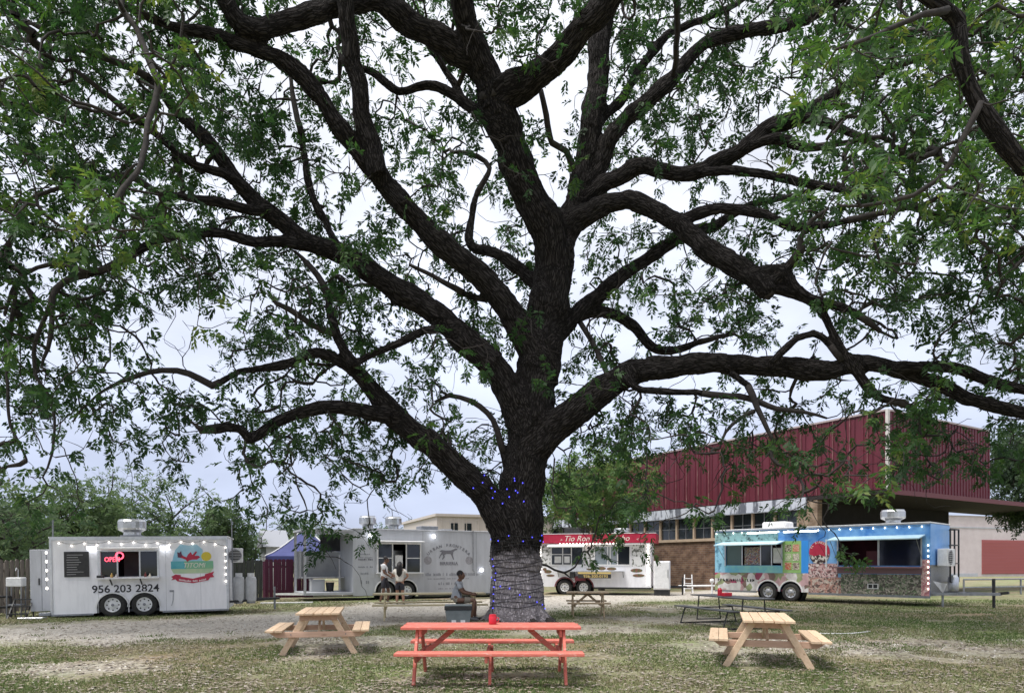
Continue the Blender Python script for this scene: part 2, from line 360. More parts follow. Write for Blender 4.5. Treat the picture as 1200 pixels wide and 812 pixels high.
BARK = bark_material('pecan_bark', (.007, .006, .006), (.023, .020, .019), (.072, .064, .062), 20, .05)
TWIG = mat('twig_bark', (.050, .042, .038), .9, (.022, .019, .018), 9)

class Skeleton:
    def __init__(s): s.P = []; s.D = []; s.limbs = []
    def limb(s, pts, rad):
        """pts world points, rad per point -> resampled smooth limb"""
        pts = [Vector(p) for p in pts]; n = len(pts); out = []; rr = []
        for i in range(n-1):
            p0, p1, p2, p3 = pts[max(i-1,0)], pts[i], pts[i+1], pts[min(i+2,n-1)]
            k = max(1, int((p2-p1).length/.22))
            for j in range(k):
                t = j/k
                q = .5*((2*p1)+(p2-p0)*t+(2*p0-5*p1+4*p2-p3)*t*t+(3*p1-p0-3*p2+p3)*t**3)
                out.append(q); rr.append(rad[i]*(1-t)+rad[i+1]*t)
        out.append(pts[-1]); rr.append(rad[-1])
        for i in range(2, len(out)):
            r_ = rr[i]; a_ = .035+.22*r_ if r_ < .3 else .05
            out[i] = out[i]+Vector((noise.noise(out[i]*.9+Vector((5,0,0))), noise.noise(out[i]*.9+Vector((0,9,0))), noise.noise(out[i]*.9+Vector((0,0,3)))))*a_+Vector((noise.noise(out[i]*3.1), noise.noise(out[i]*3.1+Vector((7,7,7))), noise.noise(out[i]*3.1+Vector((3,1,8)))))*min(.045, a_*.5)
            rr[i] = r_*(1+.16*noise.noise(out[i]*1.9+Vector((2,4,6))))
        s.limbs.append((out, rr))
        for i, q in enumerate(out):
            s.P.append(q); s.D.append((out[min(i+1,len(out)-1)]-out[max(i-1,0)]).normalized())
def grow(sk, tips, twig_r=.0068, expo=.46, wobble=.16, start_skip=0):
    n0 = len(sk.P); mx = n0+len(tips)*14+1000
    P = np.zeros((mx, 3), np.float32); D = np.zeros((mx, 3), np.float32); par = np.full(mx, -1, np.int64)
    P[:n0] = [tuple(p) for p in sk.P]; D[:n0] = [tuple(d) for d in sk.D]; n = n0
    tips = np.asarray(tips, np.float32)
    d0 = np.array([np.min(((P[:n0]-t)**2).sum(1)) for t in tips]); order = np.argsort(d0)
    twigs = []; tipdir = np.zeros_like(tips); tipdist = np.zeros(len(tips))
    for o in order:
        t = tips[o]; q = P[start_skip:n]-t; dd = np.einsum('ij,ij->i', q, q)
        i = int(np.argmin(dd))+start_skip; d = math.sqrt(dd[i-start_skip])
        p0 = P[i].astype(float); pd = D[i].astype(float)
        k = min(12, max(2, int(d/.2)))
        dirv = (t-p0)/max(d, 1e-5)
        q_ = min(d, 1.2)
        ctrl = p0+pd*.32*q_+rng.normal(0, wobble, 3)*q_*.6+dirv*(.25*q_+.5*(d-q_))+np.array([0,0,.08*q_])
        ts = np.arange(1, k+1)/k
        path = ((1-ts)**2)[:,None]*p0+(2*ts*(1-ts))[:,None]*ctrl+(ts**2)[:,None]*t
        if k > 2: path[:-1] += rng.normal(0, .03*min(1, d), (k-1, 3))
        if n+k >= mx: break
        P[n:n+k] = path
        full = np.vstack([p0, path]); dv = full[1:]-full[:-1]; dv /= np.maximum(np.linalg.norm(dv, axis=1), 1e-6)[:,None]
        D[n:n+k] = dv; par[n] = i; par[n+1:n+k] = np.arange(n, n+k-1)
        twigs.append((i, n, k)); tipdir[o] = dv[-1]; tipdist[o] = d; n += k
    acc = np.zeros(n); 
    for (_, a, k) in twigs: acc[a+k-1] += 1
    for i in range(n-1, n0-1, -1):
        if par[i] >= n0: acc[par[i]] += acc[i]
    rad = twig_r*np.maximum(acc, 1)**expo
    return P[:n], rad, twigs, tipdir, n0
def twig_mesh(name, P, rad, twigs, sides=4):
    V = []; I = []; base = 0; ang = np.arange(sides)*2*math.pi/sides; ca, sa = np.cos(ang)[:,None], np.sin(ang)[:,None]
    for (i, a, k) in twigs:
        pts = np.vstack([P[i], P[a:a+k]]).astype(float); r = np.concatenate([[rad[a]*1.15], rad[a:a+k]]); r[-1] *= .6
        d = pts[-1]-pts[0]; d /= max(np.linalg.norm(d), 1e-6); u = np.cross(d, (0,0,1.) if abs(d[2]) < .9 else (1.,0,0)); u /= np.linalg.norm(u); w = np.cross(d, u)
        ring = ca*u+sa*w
        V.append((pts[:,None,:]+r[:,None,None]*ring[None]).reshape(-1,3))
        m = len(pts); q = (np.arange(m-1)[:,None]*sides+np.arange(sides)[None]); q2 = (np.arange(m-1)[:,None]*sides+(np.arange(sides)[None]+1) % sides)
        I.append((np.stack([q, q2, q2+sides, q+sides], -1)+base).reshape(-1)); base += m*sides
    return big_mesh(name, np.vstack(V), 4, np.concatenate(I), smooth=True)
def leaves_mesh(name, pos, direc, per_tip=3, leaflets=9, lsize=.13, rachis=.30, width=.30, spread=.12, droop=.35, tint_mu=None):
    n = len(pos)*per_tip
    p = np.repeat(pos, per_tip, 0)+rng.normal(0, spread, (n, 3)); d = np.repeat(direc, per_tip, 0)*.6+rng.normal(0, .75, (n, 3)); d[:,2] -= droop
    d /= np.linalg.norm(d, axis=1)[:,None]
    up = np.tile(np.array([0,0,1.]), (n,1))+rng.normal(0, .45, (n,3)); side = np.cross(d, up); side /= np.maximum(np.linalg.norm(side, axis=1), 1e-6)[:,None]; nrm = np.cross(side, d)
    rl = rachis*(.7+.6*rng.random(n)); allV = []; tints = []
    lt = np.clip((np.repeat(tint_mu, per_tip) if tint_mu is not None else .45)+rng.normal(0, .13, n), 0, 1)
    pairs = (leaflets-1)//2
    for j in range(leaflets):
        if j == leaflets-1: f = 1.; sg = 0
        else: f = .3+.62*(j//2)/max(1, pairs-1); sg = 1 if j % 2 else -1
        sag = np.zeros((n,3)); sag[:,2] = -.10*f*f
        o = p+d*(rl*f)[:,None]+sag
        ld = d*(.55 if sg else 1.)+side*sg*.9+rng.normal(0, .2, (n,3)); ld[:,2] -= .3; ld /= np.linalg.norm(ld, axis=1)[:,None]
        ls = lsize*(.65+.6*rng.random(n))*(.75+.4*math.sin(math.pi*min(f, .9)))
        lw = np.cross(ld, nrm+rng.normal(0, .35, (n,3))); lw /= np.maximum(np.linalg.norm(lw, axis=1), 1e-6)[:,None]
        hw = (ls*width*.5)[:,None]; mid = o+ld*(ls*.45)[:,None]
        fold = np.cross(lw, ld)*hw*.35
        allV.append(np.stack([o, mid+lw*hw+fold, o+ld*ls[:,None], mid-lw*hw+fold], 1)); tints.append(np.clip(lt+rng.normal(0, .08, n), 0, 1))
    V = np.stack(allV, 1).reshape(-1,3); T = np.stack(tints, 1).reshape(-1)
    return big_mesh(name, V, 4, np.arange(len(V)), {'tint': ('FACE', T)})
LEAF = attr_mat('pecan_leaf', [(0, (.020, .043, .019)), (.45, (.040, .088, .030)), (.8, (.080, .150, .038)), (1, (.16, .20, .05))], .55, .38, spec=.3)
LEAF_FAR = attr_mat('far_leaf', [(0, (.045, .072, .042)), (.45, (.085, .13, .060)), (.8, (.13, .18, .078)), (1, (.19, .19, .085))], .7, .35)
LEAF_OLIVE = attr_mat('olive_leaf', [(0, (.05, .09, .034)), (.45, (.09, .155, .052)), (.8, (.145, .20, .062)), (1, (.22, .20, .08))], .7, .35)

def solid_limbs(name, limbs, parent, voxel, rmin):
    """fuse the thick limbs into one continuous wood surface; thinner ends stay tubes"""
    mb = MB(); thin = []; src = []
    for pts, rr in limbs:
        k = len(rr)
        while k > 1 and rr[k-1] < rmin: k -= 1
        if k >= 3:
            mb.tube(pts[:k], rr[:k], 12); src += [(pts[i], (pts[min(i+1,k-1)]-pts[max(i-1,0)]).normalized(), i*.22, rr[i]) for i in range(k)]
        a = max(0, k-2) if k >= 3 else 0
        if a < len(pts)-1: thin.append(MB().tube(pts[a:], rr[a:], 8))
    me = mb.mesh('tmp'); bm = bmesh.new(); bm.from_mesh(me); bmesh.ops.recalc_face_normals(bm, faces=bm.faces); bm.to_mesh(me); bm.free()
    o = bpy.data.objects.new('tmp', me); COL.objects.link(o)
    m1 = o.modifiers.new('r', 'REMESH'); m1.mode = 'VOXEL'; m1.voxel_size = voxel
    m2 = o.modifiers.new('s', 'SMOOTH'); m2.factor = .5; m2.iterations = 6
    out = bpy.data.meshes.new_from_object(o.evaluated_get(bpy.context.evaluated_depsgraph_get())); bpy.data.objects.remove(o)
    from mathutils.kdtree import KDTree
    kd = KDTree(len(src))
    for i, q in enumerate(src): kd.insert(q[0], i)
    kd.balance()
    nv = len(out.vertices); co = np.zeros(nv*3, np.float32); out.vertices.foreach_get('co', co); co = co.reshape(-1,3)
    no = np.zeros(nv*3, np.float32); out.vertices.foreach_get('normal', no); no = no.reshape(-1,3)
    bark = np.zeros((nv,3), np.float32); amp = np.zeros(nv, np.float32)
    for i in range(nv):
        c = Vector(co[i]); _, j, _ = kd.find(c); p, d, l, r = src[j]; o_ = c-p; al = o_.dot(d); o_ = o_-d*al
        a = Vector((0,0,1)) if abs(d.z) < .7 else Vector((0,1,0)); u = d.cross(a).normalized(); w = d.cross(u)
        b = (o_.dot(u), o_.dot(w), (l+al)*.17+j*.0); bark[i] = b
        amp[i] = noise.fractal(Vector((b[0]*4+p.x, b[1]*4+p.y, b[2]*6+l)), .9, 2., 4)*min(.055, r*.16)+noise.noise(Vector((c.x*1.1, c.y*1.1, c.z*1.1)))*min(.05, r*.14)
    co += no*amp[:,None]; out.vertices.foreach_set('co', co.ravel())
    out.attributes.new('bark', 'FLOAT_VECTOR', 'POINT').data.foreach_set('vector', bark.ravel())
    out.polygons.foreach_set('use_smooth', [True]*len(out.polygons)); out.materials.clear(); out.update()
    t = link(name, out, BARK, parent)
    return t, thin

PECAN = thing('pecan_tree', 'huge spreading pecan tree with dark furrowed limbs and blue lights round its trunk', 'tree', (.14, 19, 0))
def build_pecan():
    root = PECAN; off = Vector(root.location)
    sk = Skeleton(); tr = []                       # photo tracks: (px, py, width px), depth at start and end
    def L(y0, y1, *pts):
        n = len(pts); le = [0]
        for i in range(1, n): le.append(le[-1]+math.hypot(pts[i][0]-pts[i-1][0], pts[i][1]-pts[i-1][1]))
        W_ = []; Rr = []
        for i, (x, y, w) in enumerate(pts):
            Y = y0+(y1-y0)*le[i]/le[-1]; W_.append(at(x, y, Y)-off); Rr.append(w/2*Y/F*(1 if len(sk.limbs) == 0 else .90))
        sk.limb(W_, Rr)
    L(19,19,(606,768,72),(606,742,68),(606,725,65),(606,700,62),(605,650,60),(607,600,57),(614,560,52),(618,530,51),(623,500,52),(627,460,51),(633,420,50),(640,380,48),(645,340,47),(650,300,48),(651,285,44))
    L(19,17.5,(648,320,44),(646,285,47),(638,262,46),(630,248,45),(613,213,44),(597,167,43),(583,133,43),(577,110,41))
    L(17.6,14.5,(580,125,40),(573,95,38),(563,77,36),(540,60,34),(500,37,32),(467,17,30),(443,2,28),(400,5,27),(360,19,26),(307,33,25),(277,20,24),(258,-15,24),(230,-60,22),(180,-110,15))
    L(17.3,15,(568,82,30),(553,43,28),(543,0,28),(530,-50,26),(500,-120,20))
    L(17.6,14.5,(578,122,38),(590,108,38),(607,101,38),(633,83,36),(663,57,36),(683,30,34),(707,7,32),(735,-30,28),(780,-80,22))
    L(19,19,(648,315,40),(660,270,34),(677,233,32),(683,200,32),(693,150,31),(700,100,30),(703,50,29),(710,0,28),(715,-60,24),(730,-120,16))
    L(19,17.5,(683,222,22),(700,200,22),(713,167,22),(733,140,21),(760,117,20),(787,93,19),(805,75,18),(825,52,18),(867,37,18),(900,33,17),(940,23,15),(985,0,12),(1040,-20,8))
    L(19,20,(692,160,14),(707,140,13),(730,113,13),(753,77,12),(783,40,11),(800,33,10),(833,20,9),(870,0,7),(900,-20,5))
    L(19,17,(660,285,30),(672,262,29),(690,248,28),(707,240,26),(737,233,25),(767,247,24),(793,262,24),(833,293,26),(867,313,26),(885,328,27),(897,341,25),(902,348,12))
    L(17.1,16.5,(885,322,16),(915,316,16),(943,343,13),(987,360,12),(1015,375,9),(1032,388,6))
    L(17.1,16.7,(895,335,15),(935,345,13),(960,360,12),(972,385,11),(980,400,11),(1000,427,13),(1020,457,13),(1033,467,11),(1067,477,8),(1090,495,5))
    L(17.1,16.3,(895,335,14),(910,325,13),(925,310,12),(938,293,12),(936,280,8),(950,260,6),(970,245,4))
    L(19,16,(681,240,24),(700,223,22),(733,203,22),(753,193,20),(790,203,18),(823,200,20),(850,185,22),(877,170,22),(907,147,22),(933,137,20),(967,120,16),(987,103,15),(1017,90,12),(1060,75,8),(1110,60,5))
    L(17.2,16.6,(877,172,14),(910,163,13),(943,173,12),(975,170,8),(1010,165,5))
    L(16.9,16,(930,138,14),(960,140,13),(987,153,11),(1020,170,8),(1060,200,5))
    L(17.9,16,(793,260,16),(830,247,14),(860,243,14),(897,253,13),(933,267,12),(980,262,10),(1030,250,8),(1080,240,5))
    L(17.7,16.2,(823,202,13),(850,200,13),(890,203,13),(950,213,12),(1000,225,9),(1050,240,7),(1100,250,4))
    L(19,21,(645,402,22),(667,380,20),(685,360,20),(700,347,20),(733,320,19),(767,297,18),(800,277,16),(840,262,13),(880,240,10),(930,228,7),(980,215,4))
    L(19,21.5,(650,392,16),(680,372,15),(710,367,14),(743,383,14),(763,405,13),(785,412,11),(820,400,8),(860,390,5))
    L(19.2,18,(680,378,7),(692,398,7),(703,418,7),(715,442,6))
    L(18.9,15.5,(625,525,46),(645,506,42),(663,492,40),(690,470,38),(720,447,36),(753,434,33),(800,427,29),(833,427,27),(883,427,26),(933,430,28),(967,432,25),(1000,424,24),(1033,428,22),(1083,443,20),(1133,466,18),(1183,480,17),(1230,490,15),(1300,500,10))
    L(16.5,15,(1045,431,17),(1083,428,16),(1117,430,15),(1150,443,15),(1200,457,13),(1260,470,9))
    L(17,16.9,(903,426,11),(918,410,11),(933,397,11),(953,392,11),(973,405,10),(988,422,9))
    L(18,17,(735,442,12),(750,457,11),(800,460,9),(833,463,9),(877,467,8),(910,478,7),(943,483,5),(970,490,3))
    L(17.3,17,(855,436,10),(877,453,9),(887,477,8),(897,500,6),(905,520,3))
    L(17.2,17,(884,482,6),(865,490,5),(850,505,4),(845,525,2.5))
    L(19,15.5,(618,505,46),(600,468,40),(580,433,36),(550,403,34),(527,380,32),(510,367,31),(477,347,30),(450,330,29),(417,307,28),(400,299,27),(383,292,25),(360,282,24),(333,265,22),(300,240,21),(273,207,20),(247,167,16),(217,140,14),(193,113,12),(173,90,11),(143,73,9),(100,60,7),(40,40,4))
    L(16.8,15,(287,222,13),(263,205,12),(233,197,12),(197,170,12),(167,143,11),(130,115,8),(90,85,5))
    L(17.6,14.8,(395,297,16),(350,286,15),(300,283,14),(260,273,13),(225,272,12),(190,282,11),(160,297,11),(117,318,11),(77,330,9),(62,350,8),(57,397,6),(50,430,3))
    L(17,14.5,(312,248,14),(293,247,13),(250,238,13),(215,232,11),(180,225,10),(150,205,9),(110,213,8),(77,220,6),(30,235,4))
    L(15.6,15.2,(160,297,8),(110,318,7),(60,310,6),(20,330,5),(5,370,3))
    L(19,14.5,(636,432,42),(615,396,36),(600,367,34),(577,337,32),(550,313,31),(523,290,30),(497,267,29),(467,233,28),(440,200,28),(417,173,24),(400,152,22),(390,140,21),(377,117,21),(350,83,21),(317,63,20),(277,50,18),(250,40,16),(200,30,13),(150,10,10),(100,-10,6))
    L(16.9,15.5,(443,205,25),(434,165,24),(423,133,24),(420,100,24),(412,73,24),(408,17,23),(400,-30,20),(380,-80,14))
    L(17.7,18.3,(402,298,13),(383,263,11),(367,233,10),(360,200,10),(353,160,9),(345,120,7),(340,90,4))
    L(18.2,17.2,(530,386,13),(497,388,11),(467,403,10),(433,417,9),(413,428,9))
    L(18.9,15.8,(603,650,44),(588,610,41),(568,578,38),(545,556,36),(510,524,33),(480,503,31),(455,482,28),(440,460,25),(425,440,22),(412,427,20),(395,420,16),(370,412,15),(340,425,12),(310,433,11),(280,434,10),(258,447,10),(247,451,10),(233,443,9),(207,435,8),(173,437,7),(143,447,6),(123,457,4),(95,480,2.5),(85,495,2))
    L(17.2,17.4,(415,430,16),(403,410,14),(395,395,13),(390,375,12),(385,355,10),(380,333,9),(363,310,7),(345,295,4))
    L(17.2,16.8,(393,392,9),(363,380,8),(340,363,8),(325,355,6),(317,345,4))
    L(17.6,16.6,(458,488,21),(433,485,19),(400,478,18),(365,480,17),(345,485,16),(320,497,16),(299,513,16),(293,517,15),(283,502,13),(265,500,12),(253,503,12),(233,505,11))
    L(19,18.5,(598,560,12),(585,520,9),(577,493,8),(553,470,7),(527,463,6),(510,470,3))
    L(17.7,18.5,(586,155,17),(557,130,15),(533,113,14),(500,100,13),(467,107,11),(433,83,10),(405,75,8),(395,50,5))
    L(18,18.4,(543,118,11),(530,95,11),(517,73,10),(503,53,9),(495,30,6))
    L(19,20.5,(640,345,20),(617,323,17),(580,297,15),(552,288,12),(553,253,9),(557,233,8),(573,197,7),(550,180,6),(530,178,4))
    L(18.5,19,(578,350,11),(560,350,9),(533,337,8),(507,323,6),(480,310,4))
    L(19,18,(675,205,10),(663,177,8),(647,167,8),(640,133,8),(633,105,7))
    # thin hanging boughs on the left, coming towards the camera
    L(14.6,11,(240,-50,12),(185,-50,10),(142,0,8),(163,40,8),(180,83,8),(183,110,7.5),(173,157,7),(160,200,6.5),(137,233,6),(127,267,5))
    L(15.4,15.2,(62,350,6),(40,400,5),(42,440,4.5),(60,470,4),(64,490,3.5),(60,530,3),(50,560,2))
    L(15.4,15.1,(20,330,5),(10,400,4.5),(8,460,4),(12,500,3.5),(30,540,3))
    # root flare
    for a, l in ((20, 1.25), (100, 1.1), (170, 1.3), (235, 1.2), (300, 1.15), (335, 1.35)):
        c, s_ = math.cos(R(a)), math.sin(R(a)); sk.limb([(c*.45, s_*.45, .75), (c*.62, s_*.62, .26), (c*.80*l/1.2, s_*.80*l/1.2, .04), (c*l*.95, s_*l*.95, -.10)], [.22, .17, .125, .10])
    n_roots = sum(len(p) for p, r in sk.limbs[-6:])
    wood, thin = solid_limbs('trunk', sk.limbs, root, .05, .085)
    RAD = [r for p, rr in sk.limbs[:-6] for r in rr]
    # drop the roots from the growing skeleton
    sk.P = sk.P[:-n_roots]; sk.D = sk.D[:-n_roots]
    # foliage: share of each 50 px cell of the photograph that leaves cover, rows from the top
    G = ["998886554444445666789988", "988775554443335664489878", "778865754543334643478778", "789766764664334533588888", "899876654665335545688888", "898887466666456445678877",
         "888665477776456467545667", "776435778765445577544467", "662446787645445565556554", "652355556655455555556654", "421234566655356544444644", "311012344334145311142100", "000000122001023000010000"]
    G = [[int(c) for c in r] for r in G]
    P2 = np.array([(600+F*(p.x+off.x)/(p.y+off.y), HOR-F*(p.z+off.z-EYE)/(p.y+off.y), p.y+off.y, F*r/(p.y+off.y)) for p, r in zip(sk.P, RAD)])
    TH = np.array([tuple(p) for p, r in zip(sk.P, RAD) if r > .17], np.float32)
    tips = []; tm = []
    for r in range(-3, 13):
        for c in range(-4, 28):
            g = G[max(r, 0)][min(max(c, 0), 23)]
            if r < 0: g = min(g+1, 8)
            if c < 0 or c > 23: g *= .6
            g = max(min(g, 6.2), 4.6 if 0 <= r < 10 and 5 < c < 19 and g > 2 else 0)
            cov = g/10.; k = 9.3*(-math.log(1-min(.93, cov)))**1.1
            k = int(k)+(random.random() < k % 1)
            for _ in range(k):
                x, y = (c+random.random())*50, (r+random.random())*50
                dd = (P2[:,0]-x)**2+(P2[:,1]-y)**2; j = int(np.argmin(dd))
                near = P2[j,2]; Y = near+random.gauss(.6, 1.6) if random.random() < .72 else random.uniform(15.5, 24.5)
                if y < 270 and (x < 240 or x > 930) and random.random() < .22: Y = random.uniform(10.5, 15)
                Y = max(9.5, min(25, Y))
                p = at(x, y, Y)-off
                if p.z < 2.0 or noise.noise(p*.5) < -.2: continue
                if len(TH) and ((TH-np.array(p))**2).sum(1).min() < .25: continue      # the inside of a crown is bare round the heavy limbs
                if Y < near and dd[j] < (P2[j,3]*1.15+7)**2 and random.random() < .85: continue
                mu_ = (.38+(.24 if Y < 13.5 else 0)+random.gauss(0, .09)+.12*noise.noise(Vector((x*.012, y*.012, 3))))
                for _q in range(random.choice((2,3,4,5,5))): tips.append(p+Vector((random.gauss(0,.25), random.gauss(0,.25), random.gauss(-.06,.20)))); tm.append(mu_+random.gauss(0,.03))
    nl = len(tips)
    for _ in range(3400):                         # bare twigs
        t = random.choice(tips); tips.append(t+Vector((random.gauss(0,.7), random.gauss(0,.7), random.gauss(-.3,.5))))
    tips = np.array([tuple(t) for t in tips]); tm = np.array(tm)
    P, rad, twigs, td, n0 = grow(sk, tips, start_skip=140)
    for b in thin: b.build('branch', TWIG, root, smooth=True, fix=False)
    kind(link('twigs', twig_mesh('twigs', P, rad, twigs), TWIG, root), 'stuff')
    lm = leaves_mesh('crown', tips[:nl], td[:nl], per_tip=3, leaflets=11, lsize=.145, rachis=.27, width=.38, spread=.075, tint_mu=tm)
    link('crown', lm, LEAF, root)
    print('PECAN tips', len(tips), 'leaflets', len(lm.polygons), 'wood', len(wood.data.polygons))
build_pecan()

def build_neighbour():
    root = thing('pecan_tree', 'low pecan bough with bright green leaves hanging from beyond the picture edge, no trunk showing', 'tree', (11.2, 9.4, 0)); off = Vector(root.location)
    sk = Skeleton()
    def L(y0, y1, *pts):
        n = len(pts); sk.limb([at(x, y, y0+(y1-y0)*i/(n-1))-off for i, (x, y, w) in enumerate(pts)], [w/2*(y0+(y1-y0)*i/(n-1))/F for i, (x, y, w) in enumerate(pts)])
    sk.limb([(0,0,-.2), (0,0,.4), (.02,.05,2), (-.05,0,4), (.05,-.1,6), (.2,.1,8)], [.5,.36,.3,.28,.25,.18])
    L(9.4,9,(1548,330,26),(1420,330,25),(1300,280,25),(1240,228,24),(1200,190,22),(1180,167,21),(1160,137,20),(1137,100,19),(1127,67,18),(1123,25,18),(1100,7,16),(1075,-5,14),(1030,-30,9),(960,-50,5))
    L(9,8.6,(1110,12,9),(1080,20,7),(1030,40,5),(980,60,3.5))
    L(9.1,9.6,(1150,120,8),(1100,210,6),(1040,235,4.5),(985,240,3))
    wood, thin = solid_limbs('trunk', sk.limbs, root, .04, .06)
    tips = []
    for _ in range(135):
        x = random.uniform(930, 1330); y = random.uniform(-120, 270)
        if x < 1000 and y > 170 and random.random() < .7: continue
        if 1130 < x < 1200 and 60 < y < 120 and random.random() < .85: continue
        tips.append(at(x, y, random.gauss(9.2, .8))-off)
    tips = np.array([tuple(t) for t in tips])
    P, rad, twigs, td, n0 = grow(sk, tips, start_skip=30)
    for b in thin: b.build('branch', TWIG, root, smooth=True, fix=False)
    kind(link('twigs', twig_mesh('twigs', P, rad, twigs), TWIG, root), 'stuff')
    link('crown', leaves_mesh('crown', tips, td, per_tip=3, leaflets=11, lsize=.13, rachis=.28, width=.3, tint_mu=np.full(len(tips), .66)), LEAF, root)
build_neighbour()

def make_tree(label, loc, h, rx, rz_, n, lsize=.22, leafmat=None, bare=0., trunk_r=.14, group=None, cz=None, tint=.45, leaflets=7):
    root = thing('broadleaf_tree', label, 'tree', loc, random.random()*6, group); sk = Skeleton()
    cz = cz or h-rz_
    lean = random.uniform(-.4, .4)
    wv = random.uniform(-.35,.35)
    sk.limb([(0,0,-.15), (lean*.2,wv*.3,h*.12), (lean*.6+wv*.4,.1,h*.3), (lean-wv*.5,.25,(h*.3+cz)/2), (lean+wv,.05,cz), (lean*1.3-wv,-.3,cz+rz_*.45)], [trunk_r*1.5, trunk_r, trunk_r*.85, trunk_r*.65, trunk_r*.4, .012])
    for k in range(7):
        a = k*2.4+random.random(); z0 = h*.22+(cz-h*.1)*k/8; e = rx*random.uniform(.5, .8)
        sk.limb([(lean*.6*z0/h*2,0,z0), (math.cos(a)*e*.5, math.sin(a)*e*.5, z0+h*.14), (math.cos(a)*e, math.sin(a)*e, z0+h*.24)], [trunk_r*.5, trunk_r*.3, .02])
    tips = []
    while len(tips) < n:
        v = Vector((random.gauss(0,1), random.gauss(0,1), random.gauss(0,1))).normalized()*random.random()**.4
        p = Vector((v.x*rx, v.y*rx, cz+v.z*rz_))
        if noise.noise(p*.55+Vector(loc)) < -.12 or p.z < .5: continue
        tips.append(tuple(p*(1)))
    tips = np.array(tips); P, rad, twigs, td, n0 = grow(sk, tips, start_skip=6, twig_r=.006)
    mb = MB()
    for p, r in sk.limbs: mb.tube(p, r, 8)
    mb.build('trunk', TWIG, root, smooth=True, fix=False)
    kind(link('twigs', twig_mesh('twigs', P, rad, twigs, 3), TWIG, root), 'stuff')
    k = int(len(tips)*(1-bare))
    link('crown', leaves_mesh('crown', tips[:k], td[:k], per_tip=3, leaflets=leaflets, lsize=lsize, rachis=.4, width=.42, spread=.25, tint_mu=np.full(k, tint)), leafmat or LEAF_FAR, root)
    return root
TREES = [  # px, top row, Y, crown half width, half height, tips, bare, tint, material, label
    (18, 585, 30, 2.6, 1.9, 420, 0, .38, LEAF_FAR, 'dense green tree directly behind the weathered picket fence'),
    (85, 562, 36, 3.6, 2.7, 760, 0, .52, LEAF_FAR, 'rounded bright green tree rising behind the steel roof fan of the white trailer'),
    (150, 582, 42, 3.4, 2.6, 600, 0, .42, LEAF_FAR, 'broad green tree behind the white trailer, between its fan and crawfish picture'),
    (196, 548, 44, 3.6, 3.0, 240, .6, .5, LEAF_FAR, 'thin half-bare tree with open twigs behind the white trailer'),
    (130, 535, 50, 3.6, 3.4, 260, .55, .5, LEAF_FAR, 'tall half-bare tree farther back than the rounded green one'),
    (252, 588, 40, 2.3, 2.2, 420, 0, .40, LEAF_FAR, 'dark green tree over the propane tanks of the white trailer'),
    (285, 618, 46, 2.8, 1.7, 300, 0, .48, LEAF_FAR, 'low green tree behind the dark board fence'),
    (345, 600, 60, 3.2, 2.6, 300, .2, .5, LEAF_FAR, 'distant pale green tree above the open porch of the grey trailer'),
    (470, 610, 75, 4.6, 2.4, 260, 0, .4, LEAF_FAR, 'distant tree line clump beyond the roof fans of the grey trailer'),
    (705, 522, 40.5, 3.4, 2.4, 430, 0, .5, LEAF_OLIVE, 'olive brown leafy tree standing behind the red-topped trailer'),
    (668, 545, 44, 2.2, 2.2, 260, 0, .45, LEAF_FAR, 'green tree between the pecan trunk and the olive tree'),
    (1205, 488, 44, 2.9, 3.6, 900, 0, .12, LEAF_FAR, 'dark evergreen-looking tree at the far end of the red metal building'),
    (5, 560, 26, 2.2, 2.2, 260, .35, .42, LEAF_FAR, 'loose tree with fine twigs at the picture edge behind the picket fence'),
]
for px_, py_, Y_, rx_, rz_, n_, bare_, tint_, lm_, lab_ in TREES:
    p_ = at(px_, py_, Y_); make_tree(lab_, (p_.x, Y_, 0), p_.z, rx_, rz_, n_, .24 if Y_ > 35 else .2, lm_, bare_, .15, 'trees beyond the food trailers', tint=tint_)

# ------------------------------------------------------------------ shared paints
WHITE = mat('white_paint', (.82, .82, .85), .42, (.70, .70, .73), 3.5, .06, stretch=(1.6,1.6,.28), fac=(.26,.55))
WHITE2 = mat('white_trim', (.80, .80, .80), .5, (.66, .66, .66), 7)
GREY = mat('grey_paint', (.46, .475, .51), .45, (.39, .40, .43), 3, .06, stretch=(1.4,1.4,.3), fac=(.28,.62))
ALU = mat('aluminium', (.62, .63, .64), .32, (.50, .51, .53), 8, .04, metal=.85)
STEEL = mat('dull_steel', (.30, .31, .33), .5, (.20, .21, .23), 6, .1, metal=.5)
BLACK = mat('black_paint', (.02, .02, .022), .5, (.035, .035, .035), 9)
RUBBER = mat('tyre_rubber', (.025, .025, .026), .85, (.045, .043, .04), 12, .2)
DARKIN = mat('dark_interior', (.05, .052, .06), .8, (.03, .03, .035), 4)
MIDIN = mat('interior_panel', (.30, .31, .32), .6, (.22, .23, .24), 3)
GLASS = glass('dark_glass')
BULB = mat('warm_bulb', (1, .93, .82), emit=2.2)
LED = mat('white_led', (.92, .95, 1), emit=2.5)
NEON = mat('red_neon', (1, .06, .10), emit=1.6)
BLUELED = mat('blue_led', (.08, .08, 1), emit=1.3)
INK = mat('black_vinyl', (.02, .02, .025), .5)
GREYINK = mat('grey_vinyl', (.16, .16, .18), .6)
RED = mat('red_vinyl', (.46, .03, .07), .45, (.38, .02, .05), 6)
CREAM = mat('cream_vinyl', (.75, .70, .62), .5)
YELLOW = mat('yellow_vinyl', (.62, .50, .05), .5)

